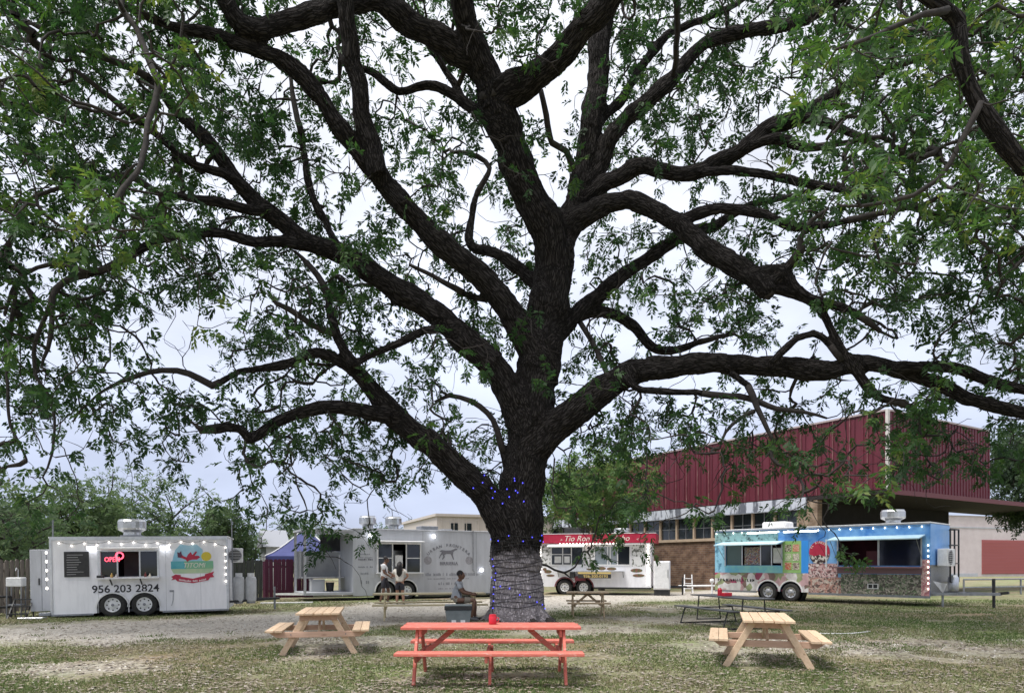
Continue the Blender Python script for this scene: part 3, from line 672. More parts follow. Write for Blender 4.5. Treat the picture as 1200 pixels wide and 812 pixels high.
# ------------------------------------------------------------------ trailer pieces
def wheel(parent, x, y, r=.36, w=.2, rimcol=None, z=0):
    wz = r+z; o = sub('wheel', parent, (x, y+w/2, wz))
    k = ('wheel', r, rimcol.name if rimcol else '')
    if k not in MATS:
        t = MB().lathe([(r*.60,-w*.45),(r*.80,-w*.52),(r*.95,-w*.46),(r,-w*.3),(r,w*.3),(r*.95,w*.46),(r*.6,w*.45),(r*.6,-w*.45)], axis='y', n=28); tm = t.mesh('tyre')
        tm.polygons.foreach_set('use_smooth', [True]*len(tm.polygons)); tm.materials.append(RUBBER)
        rm = MB().lathe([(r*.60,-w*.47),(r*.56,-w*.46),(r*.53,-w*.30),(r*.40,-w*.25),(r*.26,-w*.36),(r*.20,-w*.42),(0.001,-w*.43)], axis='y', n=28).mesh('rim'); rm.materials.append(rimcol or WHITE2)
        hl = MB()
        for i in range(8):
            a = i*math.pi/4; hl.lathe([(r*.062,-.002),(.0005,-.003)], (math.cos(a)*r*.44, -w*.285, math.sin(a)*r*.44), 'y', 8)
        hm = hl.mesh('rim_hole'); hm.materials.append(BLACK)
        hub = MB().lathe([(r*.12,-w*.42),(r*.12,-w*.5),(r*.08,-w*.55),(.001,-w*.55)], axis='y', n=14).mesh('hub'); hub.materials.append(STEEL)
        MATS[k] = (tm, rm, hm, hub)
    tm, rm, hm, hub = MATS[k]
    link('tyre', tm, None, o); link('rim', rm, None, o); kind(link('rim_hole', hm, None, o), 'stuff'); link('hub', hub, None, o)
    return o
def skirt_outline(x0, x1, z0, z1, arches, n=10):
    """side wall outline with round wheel cut-outs in its lower edge; arches: (cx, r)"""
    pts = [(x0, z1), (x0, z0)]
    for cx, r, cz in arches:
        h = max(0, z0-cz); w = math.sqrt(max(r*r-h*h, .01)); a0 = math.atan2(h, -w); a1 = math.atan2(h, w)
        if z0 < cz: pts.append((cx-r, z0))
        for i in range(n+1):
            a = a0+(a1-a0)*i/n; pts.append((cx+r*math.cos(a), cz+r*math.sin(a)))
        if z0 < cz: pts.append((cx+r, z0))
    return pts+[(x1, z0), (x1, z1)]
def arch_trim(x0, cx, r, cz, z0, w=.05):
    h = max(0, z0-cz); a0 = math.atan2(h, -math.sqrt(r*r-h*h)); a1 = math.atan2(h, math.sqrt(r*r-h*h)); m = MB(); pts = []
    n = 14
    for i in range(n+1):
        a = a0+(a1-a0)*i/n; pts.append((cx+(r+w)*math.cos(a), cz+(r+w)*math.sin(a)))
    for i in range(n, -1, -1):
        a = a0+(a1-a0)*i/n; pts.append((cx+r*math.cos(a), cz+r*math.sin(a)))
    return m.poly(pts, -.03, 0.0)
def body(root, L, D, z0, z1, zs, holes, arches, wallm, roofm, inm=DARKIN, t=.05):
    """box trailer body: front wall with openings, other walls, roof, floor"""
    m = MB().wall(0, L, zs, z1, 0, t, holes); m.poly(skirt_outline(0, L, z0, zs, arches), .002, t-.002)
    front = m.build('front_wall', wallm, root)
    MB().box(0, t, z0, t, D, z1).build('end_wall', wallm, root); MB().box(L-t, t, z0, L, D, z1).build('end_wall', wallm, root)
    MB().box(t, D-t, z0, L-t, D, z1).build('back_wall', inm, root)
    MB().box(t, t, z0+.02, L-t, D-t, z0+.10).build('floor', inm, root)
    MB().box(-.03, -.03, z1, L+.03, D+.03, z1+.05).build('roof', roofm, root, bevel=.012)
    for cx, r, cz in arches:
        MB().lathe([(r+.02, .0), (r+.02, .42), (.01, .42)], (cx, t, cz), 'y', 24).build('wheel_well', BLACK, root)
    return front
def fan(root, x, y, z, r=.36, h=.42):
    o = MB().lathe([(r*.62,0),(r*.62,h*.28),(r*.98,h*.42),(r,h*.5),(r,h*.86),(r*.9,h*.97),(r*.9,h)], (x,y,z), 'z', 22).build('exhaust_fan', ALU, root, smooth=False)
    MB().lathe([(r*.89,h*.96),(r*.5,h*.92),(.01,h*.92)], (x,y,z), 'z', 22).build('fan_grille', BLACK, o)
    MB().box(x-r*.7, y-r*.7, z-.03, x+r*.7, y+r*.7, z+.06).build('curb', STEEL, o)
    return o
def bulb_string(label, root_loc, rz, pts, r=.022, droplen=.05, m=BULB, wirem=BLACK, group=None, local=None, ry=0):
    o = thing('string_lights', label, 'string lights', root_loc, rz, group, ry)
    w = MB(); me = MB().lathe([(.001,-r*1.4),(r*.7,-r*1.1),(r,-r*.2),(r*.75,r*.8),(r*.4,r*1.3),(.001,r*1.35)], n=8).mesh('bulb'); me.materials.append(m); me.polygons.foreach_set('use_smooth', [True]*len(me.polygons))
    for a, b in zip(pts[:-1], pts[1:]):
        a, b = Vector(a), Vector(b); mid = (a+b)/2; mid.z -= .02 if abs(a.z-b.z) < .2 else 0; w.tube([a, mid, b], .006, 4)
    w.build('wire', wirem, o, fix=False)
    for p in pts:
        b = link('bulb', me, None, o); b.location = (p[0], p[1], p[2]-droplen)
    return o
def ac_unit(label, loc, rz, w=.8, h=.55, d=.3):
    o = thing('air_conditioner', label, 'air conditioner', loc, rz)
    MB().box(0,0,0,w,d,h).build('case', WHITE2, o, bevel=.015)
    MB().lathe([(h*.40,-.012),(h*.42,-.02),(h*.40,-.028),(h*.36,-.02),(h*.40,-.012)], (w*.38,0,h*.5), 'y', 24).build('fan_ring', GREYINK, o)
    MB().lathe([(h*.38,-.006),(.01,-.006)], (w*.38,0,h*.5), 'y', 24).build('fan_opening', BLACK, o)
    g = MB()
    for i in range(7): g.box(w*.38-h*.38, -.03, h*(.16+i*.11), w*.38+h*.38, -.024, h*(.16+i*.11)+.012)
    kind(g.build('grille', WHITE2, o), 'stuff')
    return o
def propane(label, loc, h=.95, r=.17, group=None):
    o = thing('propane_tank', label, 'gas tank', loc, 0, group)
    t = MB().lathe([(.001,.04),(r*.9,.05),(r,.12),(r,h-.22),(r*.85,h-.13),(r*.45,h-.10),(.001,h-.09)], n=20).build('tank', mat('tank_paint', (.62,.63,.64), .4, (.5,.5,.5), 5), o, smooth=True)
    MB().lathe([(r*.8,0),(r*.8,.06),(r*.76,.06),(r*.76,0)], n=20).build('foot_ring', STEEL, o)
    MB().lathe([(r*.62,h-.12),(r*.62,h),(r*.58,h),(r*.58,h-.12)], n=20).build('collar', WHITE2, o)
    MB().tube([(0,0,h-.1),(0,0,h-.02)], .025, 8).build('valve', STEEL, o)
    return o
def bottle_row(label, n): pass

# ------------------------------------------------------------------ white crawfish trailer
def white_trailer():
    A = 18.0; L, D, z0, z1 = 4.82, 2.1, .13, 2.36
    root = thing('food_trailer', 'white food trailer with phone number 956 203 2824 and a crawfish picture', 'trailer', (-13.5, 20, -.03), R(A), 'food trailers', ry=-.017)
    arches = [(1.60, .415, .29), (2.45, .415, .29)]
    win = (1.30, 2.82, 1.20, 1.96)
    body(root, L, D, z0, z1, .86, [win], arches, WHITE, WHITE2)
    for c, r, z in arches: arch_trim(0, c, r, z, z0, .045).build('wheel_arch', WHITE2, root)
    wheel(root, 1.60, -.02, .36, z=.0); wheel(root, 2.45, -.02, .36, z=-.01)
    B('bottom_rail', (0,-.02,z0-.05,1.1,.03,z0), STEEL, root); B('bottom_rail', (2.95,-.02,z0-.05,L,.03,z0), STEEL, root)
    B('corner_trim', (-.015,-.015,z0,.05,-.003,z1), ALU, root); B('corner_trim', (L-.05,-.015,z0,L+.015,-.003,z1), ALU, root)
    B('roof_rail', (0,-.04,z1-.06,L,-.032,z1+.05), ALU, root)
    # seams of the side skin
    for x in (1.22, 3.05, 4.02): B('seam', (x,-.004,z0,x+.012,.0005,z1-.06), ALU, root)
    f = sub('serving_window', root)
    x0, x1, a, b = win
    MB().box(x0-.05,-.02,a-.04,x0,-.003,b+.04).box(x1,-.02,a-.04,x1+.05,-.003,b+.04).box(x0,-.02,b,x1,-.003,b+.04).build('frame', ALU, f)
    for x in (x0+.42, x0+1.02): B('mullion', (x,.02,a,x+.04,.06,b), ALU, f)
    B('pane', (x0+.0,.045,a,x0+.42,.05,b), GLASS, f); B('pane', (x0+1.06,.045,a,x1,.05,b), GLASS, f)
    B('back_panel', (x0+.3,1.55,.5,x0+1.35,1.57,2.1), MIDIN, root)
    sh = B('counter', (x0-.10,-.32,a-.06,x1+.08,-.021,a-.02), WHITE2, root)
    for x in (x0+.3, x0+1.1): MB().bar((x,-.28,a-.07),(x,-.022,a-.24),.03).build('bracket', BLACK, sh)
    hat = MB(); hat.add([(x0-.06,-.03,b+.10),(x1+.06,-.03,b+.10),(x1+.06,-.26,b+.07),(x0-.06,-.26,b+.07),(x0-.06,-.03,b+.13),(x1+.06,-.03,b+.13),(x1+.06,-.26,b+.10),(x0-.06,-.26,b+.10)], [(0,1,2,3),(4,5,6,7),(0,1,5,4),(2,3,7,6),(1,2,6,5),(0,3,7,4)]); hat.build('hatch', WHITE2, root)
    mb_ = B('menu_board', (.36,-.03,1.22,1.00,-.004,1.97), BLACK, root)
    lines = MB()
    for i in range(9): lines.box(.42+.02*random.random(),-.034,1.29+i*.072,.66+.26*random.random(),-.0302,1.302+i*.072)
    kind(lines.build('menu_writing', mat('chalk', (.45,.45,.45), .8), mb_), 'stuff')
    text('phone_lettering', '956 203 2824', .32, 1.96, .735, -.006, INK, root, sx=1.02, bold=.004)
    for x in (1.10, 3.05):
        l = B('wall_lamp', (x-.13,-.12,2.05,x+.13,-.004,2.12), WHITE2, root); B('lens', (x-.12,-.126,2.045,x+.12,-.02,2.049), LED, l); B('diffuser', (x-.125,-.128,2.055,x+.125,-.1205,2.11), LED, l)
    op = sub('open_sign', root); text('neon_lettering', 'OPEN', .2, x0+.30, 1.66, .03, NEON, op, extrude=.008, sx=.8); MB().lathe([(.08,0),(.10,-.012),(.12,0),(.10,.012),(.08,0)], (x0+.50,.02,1.83), 'y', 16).build('neon_ring', NEON, op)
    MB().box(3.15,-.012,.70,3.27,-.004,.76).build('outlet_box', STEEL, root); MB().tube([(3.25,-.01,.70),(3.24,-.012,.45),(3.2,-.012,.28)], .008, 5).build('cable', STEEL, root)
    # crawfish picture
    pic = sub('painted_picture', root); X = lambda u: 3.20+u*1.22; Z = lambda v: .98+v*1.18
    TEAL = mat('teal_vinyl', (.06,.32,.40), .5, (.12,.42,.46), 3); SKYV = mat('skyblue_vinyl', (.25,.52,.68), .5, (.42,.62,.72), 2); GREENV = mat('green_vinyl', (.14,.42,.30), .5, (.24,.46,.26), 3); SAND = mat('sand_vinyl', (.50,.58,.36), .5, (.36,.52,.34), 3)
    def pp(nm, pts, m, y): MB().poly([(X(a), Z(b)) for a, b in pts], -.004-.002*y, -.0025-.002*(y-1)).build(nm, m, pic)
    pp('blue_patch', [(.02,.52),(.10,.85),(.22,1.0),(.42,.97),(.60,1.0),(.74,.86),(.72,.55)], SKYV, 1)
    pp('teal_strip', [(.0,.36),(.0,.56),(.30,.56),(.36,.36)], TEAL, 2); pp('green_strip', [(.34,.36),(.30,.56),(.98,.56),(.98,.36)], GREENV, 2)
    pp('sand_strip', [(.06,.24),(.0,.36),(.98,.36),(.90,.24)], SAND, 1)
    pp('sun', [(.82+.12*math.cos(i*.42), .68+.12*math.sin(i*.42)) for i in range(15)], YELLOW, 3)
    pp('crawfish', [(.17,.74),(.22,.80),(.28,.70),(.36,.66),(.40,.74),(.46,.80),(.50,.72),(.58,.82),(.61,.80),(.55,.70),(.64,.70),(.68,.66),(.60,.60),(.50,.60),(.42,.58),(.38,.54),(.34,.60),(.26,.64),(.18,.66)], RED, 4)
    pp('crawfish_tail', [(.16,.66),(.15,.80),(.20,.78),(.24,.83),(.26,.70),(.22,.66)], mat('dark_red', (.10,.03,.06), .5), 5)
    pp('ribbon', [(0,.16),(.10,.22),(.22,.20),(.22,.16),(.5,.10),(.78,.17),(.78,.21),(.92,.25),(1.0,.28),(.96,.20),(1.0,.13),(.90,.12),(.86,.05),(.5,-.02),(.14,.04),(.10,.09),(.0,.07),(.04,.12)], RED, 3)
    scr = MB(); rr = random.Random(3)
    for i in range(22):
        u = .18+i*.029
        if i in (10, 15): continue
        v = .075-.06*(1-((u-.5)/.36)**2); h = .030+.02*rr.random(); scr.box(X(u),-.0125,Z(v),X(u)+.02,-.0118,Z(v+h))
    kind(scr.build('ribbon_writing', WHITE2, pic), 'stuff')
    text('name_lettering', 'TITOMI', .21, X(.53), Z(.39), -.0105, CREAM, pic, sx=.9, shear=.25)
    fan(root, 2.0, .8, z1+.05, .40, .56)
    # tongue at the right, cabinet and steps at the left
    MB().bar((L, .3, .33), (L+1.5, 1.0, .36), .07).bar((L, 1.8, .33), (L+1.5, 1.05, .36), .07).bar((L+.55,.5,.34),(L+.55,1.6,.34),.06).build('tongue', BLACK, root)
    MB().tube([(L+1.35,1.02,.0),(L+1.35,1.02,.75)], .035, 8).build('jack', STEEL, root)
    MB().tube([(L+.12,.2,.4),(L+.12,.2,2.95)], .02, 6).build('pole', STEEL, root)
    cab = MB().box(-.62,.35,.22,-.02,1.5,2.05); c = cab.build('tall_cabinet', GREY, root, bevel=.01); B('seam', (-.33,.345,.25,-.32,.3495,2.02), STEEL, c); B('handle', (-.40,.32,1.0,-.37,.349,1.2), BLACK, c)
    B('bumper', (-.30,-.05,.10,.0,.10,.20), STEEL, root, .01)
    pw = root.matrix_basis
    # bulbs along the eave and down both ends
    ps = [(.25+i*.325, -.07, 2.24+.03*math.cos(i*math.pi)-.02*math.sin(i)) for i in range(14)]+[(4.76,-.05,2.1-.21*k) for k in range(6)]
    bulb_string('string of clear bulbs along the eave of the white trailer', root.location, R(A), ps, .019, ry=-.017)
    bulb_string('short string of bulbs down the rear corner of the white trailer', root.location, R(A), [(-.08,-.04,2.0-.26*k) for k in range(5)], .03, ry=-.017)
    M = Matrix.Translation(root.location) @ Matrix.Rotation(R(A), 4, 'Z')
    # window counter things
    for i, (x, c, hh) in enumerate([(x0+.30, (.55,.35,.1), .17), (x0+.42, (.6,.6,.58), .13), (x0+1.2, (.15,.03,.03), .19), (x0+1.32, (.6,.55,.45), .15)]):
        p = M @ Vector((x, -.16, a-.02)); o = MB().lathe([(.001,0),(.035,0),(.037,hh*.6),(.015,hh*.8),(.013,hh),(.001,hh)], n=10).build('sauce_bottle', mat('bottle%d' % i, c, .35), None, smooth=True); o.location = p
        tag(o, ['brown sauce bottle on the counter under the OPEN sign', 'white squeeze bottle on the counter under the OPEN sign', 'dark sauce bottle at the far end of the white trailer counter', 'pale sauce bottle at the far end of the white trailer counter'][i], 'bottle')
    p = M @ Vector((x0-.0, -.17, a-.02)); o = B('till_box', (-.08,-.07,0,.1,.07,.1), BLACK, None, .01); o.location = p; o.rotation_euler.z = R(A); tag(o, 'small black box on the end of the white trailer counter', 'box')
    ac_unit('white window air conditioner on the end of the white trailer', M @ Vector((L+.04, .25, 1.66)), R(A), .34, .46, .45)
    for i, (x, y) in enumerate([(L+.26,.55),(L+.62,.62)]):
        propane(['grey propane tank close against the white trailer wall', 'grey propane tank farther out on the trailer tongue'][i], M @ Vector((x, y, .34)), .98, .17)
    # rear clutter
    p = M @ Vector((-1.05, .55, 0)); s = thing('outdoor_sink', 'small white sink on a metal stand beside the wooden fence', 'sink', p, R(A))
    B('basin', (-.2,-.2,.95,.2,.2,1.22), WHITE2, s, .02)
    for x in (-.18,.18):
        for y in (-.18,.18): MB().tube([(x,y,0),(x,y,.95)], .018, 6).build('leg', STEEL, s)
    B('shelf', (-.18,-.18,.4,.18,.18,.43), STEEL, s); MB().tube([(0,.15,1.2),(0,.15,1.45),(0,.02,1.5),(0,-.05,1.42)], .014, 6).build('tap', ALU, s)
    st = thing('steps', 'dark folding metal steps behind the white trailer', 'steps', M @ Vector((-.72,.1,0)), R(A))
    for i, (y, z) in enumerate(((-.12,.16),(.10,.36),(.32,.56))): B('tread', (-.34,y-.1,z,.12,y+.1,z+.03), BLACK, st)
    for x in (-.34,.12): MB().bar((x,-.24,0),(x,.4,.6),.03).bar((x,.4,0),(x,.4,.6),.03).build('side_rail', BLACK, st)
    pl = MB().tube([(0,0,0),(0,0,3.0)], .022, 6).build('pole', STEEL, None); pl.location = M @ Vector((-.50,1.9,0)); tag(pl, 'thin upright steel pole behind the white trailer', 'pole')
white_trailer()

# ------------------------------------------------------------------ grey trailer with a porch
def grey_trailer():
    A = 26.8; L, D, z0, z1 = 7.9, 2.5, .20, 3.08
    root = thing('food_trailer', 'long grey food trailer with open porch, arched lettering and a horse emblem', 'trailer', (-6.86, 29.5, 0), R(A), 'food trailers')
    win = (1.10, 3.02, 1.22, 2.46); arches = [(1.45,.47,.38),(2.40,.47,.38)]
    body(root, L, D, z0, z1, .95, [win], arches, GREY, GREY)
    for c, r, z in arches: arch_trim(0, c, r, z, z0, .05).build('wheel_arch', WHITE2, root)
    wheel(root, 1.45, -.02, .38); wheel(root, 2.40, -.02, .38)
    x0, x1, a, b = win; f = sub('serving_window', root)
    MB().box(x0-.05,-.03,a-.06,x0,-.003,b+.05).box(x1,-.03,a-.06,x1+.05,-.003,b+.05).box(x0,-.03,b,x1,-.003,b+.05).build('frame', WHITE2, f)
    B('sill', (x0-.1,-.25,a-.06,x1+.1,-.031,a-.02), WHITE2, f)
    for x in (x0+.62, x0+1.26): B('mullion', (x,-.02,a,x+.05,.04,b), WHITE2, f)
    for xa, xb in ((x0,x0+.62),(x0+1.31,x1)): B('transom', (xa,-.015,a+.60,xb,.035,a+.64), WHITE2, f); B('pane', (xa,.012,a,xb,.018,b), GLASS, f)
    hat = MB().bar(((x0+x1)/2,-.03,b+.14),((x0+x1)/2,-.42,b+.10),x1-x0+.2,.03); hat.build('hatch', WHITE2, root)
    B('equipment_panel', (x0+.60,.9,.9,x0+1.4,.95,2.2), ALU, root); B('note', (x0+.78,.02,a+.25,x0+1.12,.024,a+.75), WHITE2, root)
    # porch frame at the near end
    P = 2.07
    pr = sub('porch', root)
    B('deck', (-P,.0,.26,-.003,D,.36), GREY, pr); B('porch_roof', (-P-.04,-.04,z1-.10,-.034,D+.03,z1-.02), GREY, pr)
    for x, y in ((-P,0),(-P,D-.1)): B('post', (x,y,.36,x+.1,y+.1,z1-.102), ALU, pr)
    B('top_beam', (-P+.1,.0,z1-.24,-.003,.08,z1-.104), GREY, pr)
    B('back_panel', (-P+.1,D-.06,.36+.55,-.01,D-.02,2.15), mat('galvanised', (.42,.43,.45), .45, (.34,.35,.37), 2, metal=.4), pr); B('back_panel', (-P+1.15,D-.062,2.155,-.01,D-.02,z1-.12), DARKIN, pr)
    B('end_panel', (-P+.2,D-.5,.95,-P+.23,D-.07,2.2), ALU, pr)
    B('brace_post', (-.42,.9,.36,-.36,.96,2.0), ALU, pr)
    B('counter', (-P+.15,1.5,.95,-.05,2.3,1.0), ALU, pr)
    cr = thing('storage_crate', 'grey crate under the porch counter of the grey trailer', 'crate', root.matrix_basis @ Vector((-1.25,1.5,.36)), R(A)); B('crate_body', (-.3,-.25,0,.3,.25,.5), mat('crate_grey', (.42,.43,.44), .6), cr, .02); B('crate_lid', (-.32,-.27,.5,.32,.27,.54), GREY, cr)
    bk = thing('bucket', 'black bucket beside the grey crate on the porch', 'bucket', Matrix.Translation(root.location) @ Matrix.Rotation(R(A),4,'Z') @ Vector((-.7,1.4,.36)), 0); MB().lathe([(.001,.0),(.15,0),(.19,.4),(.17,.4),(.001,.05)], n=16).build('bucket_wall', BLACK, bk); MB().tube([(-.19,0,.4),(-.1,0,.52),(.1,0,.52),(.19,0,.4)], .006, 5).build('handle', STEEL, bk)
    M = Matrix.Translation(root.location) @ Matrix.Rotation(R(A), 4, 'Z'); cr.location = M @ Vector((-1.25,1.5,.36))
    # lettering
    em = sub('emblem', root)
    def arc(s, cx, cz, rad, size, a0, a1, m):
        for i, ch in enumerate(s):
            if ch == ' ': continue
            t = R(a0+(a1-a0)*i/(len(s)-1)); text('letter', ch, size, cx+rad*math.sin(t), cz+rad*math.cos(t), -.006, m, em, rot=-t, bold=.004)
    arc('URBAN FRONTERA', 4.42, .98, 1.40, .19, -43, 43, GREYINK)
    text('lettering', 'BIRRIERIA', .21, 4.42, 1.53, -.006, GREYINK, em, bold=.004)
    horse = [(-.42,.28),(-.34,.33),(-.18,.30),(.10,.31),(.20,.36),(.34,.42),(.42,.40),(.40,.34),(.30,.30),(.22,.20),(.20,.02),(.26,-.22),(.21,-.22),(.13,.0),(.08,.10),(-.12,.10),(-.22,.04),(-.20,-.08),(-.30,-.22),(-.34,-.20),(-.27,-.06),(-.32,.08),(-.40,-.02),(-.46,-.16),(-.49,-.14),(-.42,.06),(-.34,.20),(-.46,.24)]
    MB().poly([(4.42+x*1.0, 1.96+z*.8) for x, z in horse], -.007, -.001).build('horse_figure', GREYINK, em)
    for cx in (3.40, 5.44):
        MB().lathe([(.19,-.004),(.001,-.0045)], (cx,0,1.74), 'y', 20).build('badge', mat('badge_grey', (.22,.21,.23), .6, (.34,.34,.36), 12), em)
    def scribble(name, x0, x1, z, h, seed, m):
        r = random.Random(seed); mb = MB(); x = x0
        while x < x1:
            w = r.uniform(.03, .09)
            if r.random() < .82: mb.box(x,-.005,z,x+w*.7,-.001,z+h*r.uniform(.6,1))
            x += w
        kind(mb.build(name, m, root), 'stuff')
    FA = mat('faded_vinyl', (.25,.26,.285), .6)
    scribble('small_writing', 3.25, 5.9, 1.03, .16, 1, FA); scribble('small_writing', 3.3, 5.4, .88, .05, 2, FA); scribble('small_writing', 3.9, 5.1, .62, .13, 3, FA); scribble('small_writing', 3.9, 4.7, .42, .06, 4, FA)
    for i, (z, h) in enumerate(((1.98,.05),(1.84,.05),(1.74,.08),(1.42,.07),(1.12,.10),(.72,.18))): scribble('small_writing', .22+.1*(i>3), .82-.15*(i>3), z, h, 10+i, GREYINK if i in (2,) else FA)
    for x in (.70, 3.62):
        l = MB().tube([(x,-.02,2.80),(x,-.14,2.84)], .02, 6).build('wall_lamp', BLACK, root); MB().lathe([(.001,-.09),(.06,-.07),(.09,0),(.06,.07),(.001,.09)], (x,-.17,2.83), 'z', 12).build('globe', LED, l, smooth=True)
    MB().tube([(5.62,-.05,z1+.05),(5.62,-.05,1.25),(5.70,-.05,1.22)], .022, 6).build('conduit', STEEL, root)
    l = MB().box(5.95,-.10,1.28,6.1,-.003,1.36).build('spot_lamp', WHITE2, root); MB().lathe([(.09,0),(.001,-.02)], (6.03,-.105,1.30), 'y', 12).build('lens', LED, l)
    for x, w in ((.75,.42),(1.95,.42)):
        fan(root, x+.2, 1.2, z1+.05, .38, .62)
    B('roof_vent', (3.35,.8,z1+.05,4.2,1.5,z1+.27), STEEL, root, .02); B('roof_vent', (4.5,1.0,z1+.05,5.0,1.5,z1+.16), STEEL, root, .02)
    for x in (.95, 3.15, 5.80, 7.0): B('seam', (x,-.004,1.0,x+.014,.0005,z1-.02), STEEL, root)
    B('bottom_rail', (2.95,-.015,z0-.07,L,.05,z0-.003), BLACK, root); B('bottom_rail', (-P,-.015,.17,.9,.05,.197), BLACK, root)
    MB().bar((-P-.9,.9,.30),(-P,.9,.30),.08).bar((-P,.2,.30),(-P-1.0,.9,.30),.07).build('tongue', WHITE2, root)
grey_trailer()

# ------------------------------------------------------------------ red-topped white trailer
def red_trailer():
    A = -15.0; L, D, z0, z1 = 5.67, 2.3, .40, 3.0
    root = thing('food_trailer', 'white food trailer with red lettered roof band, dark windows and patterned panels', 'trailer', (1.46, 35.5, 0), R(A), 'food trailers')
    w1 = (.62,2.22,1.55,2.42); w2 = (2.86,4.60,1.55,2.45); arches = [(1.30,.47,.38),(2.28,.47,.38)]
    body(root, L, D, z0, z1, 1.0, [w1, w2], arches, WHITE, WHITE2)
    for c, r, z in arches: arch_trim(0, c, r, z, z0, .06).build('wheel_arch', mat('maroon_fender', (.16,.03,.04), .5), root)
    wheel(root, 1.30, -.03, .38); wheel(root, 2.28, -.03, .38)
    band = MB().box(-.15,-.22,z1-.36,L+.25,-.034,z1+.10).build('roof_band', RED, root, bevel=.01); B('band_trim', (-.16,-.235,z1+.10,L+.26,-.03,z1+.13), WHITE2, band); B('band_end', (L+.05,-.03,z1-.36,L+.25,D,z1+.10), RED, root)
    for s, x, sz in (('>', 1.15, .2), ('Tio Ron', 1.95, .40), ('Hobo', 4.15, .40), ('s', 2.95, .36), ('<', 5.0, .2)): text('band_lettering', s, sz, x, z1-.26, -.224, CREAM, band, shear=.3)
    for w, cols in ((w1, (.55, 1.0)), (w2, (.62, .75, 1.12))):
        x0, x1, a, b = w; f = sub('serving_window', root)
        MB().box(x0-.05,-.03,a-.05,x0,-.003,b+.05).box(x1,-.03,a-.05,x1+.05,-.003,b+.05).box(x0,-.03,b,x1,-.003,b+.05).box(x0,-.03,a-.05,x1,-.003,a).build('frame', WHITE2, f)
        for c in cols: B('mullion', (x0+c,-.01,a,x0+c+.05,.04,b), WHITE2, f)
        if w is w1:
            B('transom', (x0,-.008,a+.5,x0+.55,.03,a+.54), WHITE2, f); B('transom', (x0+.6,-.008,a+.5,x0+1.0,.03,a+.54), WHITE2, f); B('paper', (x0+.15,-.02,a+.08,x0+.5,-.012,a+.42), WHITE2, f); B('paper', (x0+.66,-.02,a+.08,x0+.94,-.012,a+.42), WHITE2, f); B('pane', (x0,.012,a,x1,.018,b), GLASS, f)
        else:
            B('pane', (x0,.012,a,x0+1.12,.018,b), mat('pale_glass', (.22,.26,.29), .15, (.30,.33,.36), 2), f); B('pane', (x0+1.17,.03,a,x1,.036,b), GLASS, f)
    MB().bar((1.42,-.03,2.62),(1.42,-.55,2.44),1.9,.03).build('awning', mat('awning_white', (.70,.74,.72), .6), root); MB().bar((4.3,-.03,2.62),(4.3,-.3,2.56),2.9,.03).build('awning', WHITE2, root)
    sh = B('counter', (.95,-.36,1.18,4.35,-.004,1.22), ALU, root)
    for x in (1.0, 4.3): MB().bar((x,-.33,1.18),(x,-.02,.9),.03).build('bracket', STEEL, sh)
    ph = B('phone_panel', (2.05,-.375,.86,3.72,-.361,1.06), BLACK, root); text('phone_lettering', '936-300-0193', .22, 2.95, .885, -.379, mat('gold_vinyl', (.55,.42,.16), .5), ph, bold=.003)
    B('gold_strip', (2.05,-.373,1.075,3.72,-.3615,1.17), mat('gold_vinyl', (.55,.42,.16), .5), root); B('dark_box', (1.62,-.3,.86,1.84,-.01,1.17), BLACK, root); B('dark_box', (1.85,-.2,.72,2.4,-.01,.95), mat('maroon_fender', (.16,.03,.04), .5), root)
    ST = mat('leaf_pattern', (.72,.72,.72), .5, (.16,.17,.15), 6, fac=(.44,.5), detail=2)
    for xa, xb, za, zb in ((.10,.55,1.5,2.55),(2.30,2.80,1.35,2.60),(4.72,5.35,1.45,2.55)): B('patterned_panel', (xa,-.012,za,xb,-.003,zb), ST, root)
    B('poster', (4.82,-.02,1.55,5.22,-.0125,1.95), WHITE2, root); MB().lathe([(.2,-.02),(.001,-.022)], (2.55,0,2.4), 'y', 18).build('round_badge', WHITE2, root); MB().poly([(2.45,2.36),(2.52,2.46),(2.58,2.46),(2.66,2.38),(2.55,2.33)], -.026,-.0225).build('badge_mark', INK, root)
    DKR = mat('food_print', (.22,.10,.07), .5, (.10,.12,.05), 9, fac=(.45,.55))
    for cx, cz, rx, rz in ((.42,1.18,.20,.09),(.55,.98,.22,.06),(.25,1.3,.10,.08),(4.95,1.25,.30,.10),(5.05,1.0,.30,.08),(2.62,1.33,.2,.08),(3.2,1.35,.22,.09),(3.7,1.33,.25,.08)): MB().poly([(cx+rx*math.cos(i*.5236), cz+rz*math.sin(i*.5236)) for i in range(12)], -.008,-.002).build('food_picture', DKR, root)
    fan(root, 4.1, 1.2, z1+.05, .42, .38); B('roof_vent', (1.1,1.0,z1+.05,1.9,1.6,z1+.50), BLACK, root, .02)
    MB().bar((L,.3,.42),(L+1.7,1.0,.42),.09).bar((L,2.0,.42),(L+1.7,1.05,.42),.09).build('tongue', BLACK, root); MB().tube([(L+1.5,1.0,0),(L+1.5,1.0,.9)], .04, 8).build('jack', BLACK, root); B('bottom_rail', (2.8,-.01,z0-.08,L,.05,z0-.003), BLACK, root)
    M = Matrix.Translation(root.location) @ Matrix.Rotation(R(A), 4, 'Z')
    bulb_string('string of white bulbs down the corner of the red-topped trailer beside the freezer', root.location, R(A), [(5.52,-.03,2.55-.14*k) for k in range(15)], .03, .02)
    bulb_string('string of white bulbs down the corner of the red-topped trailer beside the pecan trunk', root.location, R(A), [(.02,-.03,2.55-.17*k) for k in range(13)], .026, .02)
    bulb_string('row of white bulbs under the lettered red band', root.location, R(A), [(1.1+.17*k,-.2,z1-.37) for k in range(20)], .032, .03)
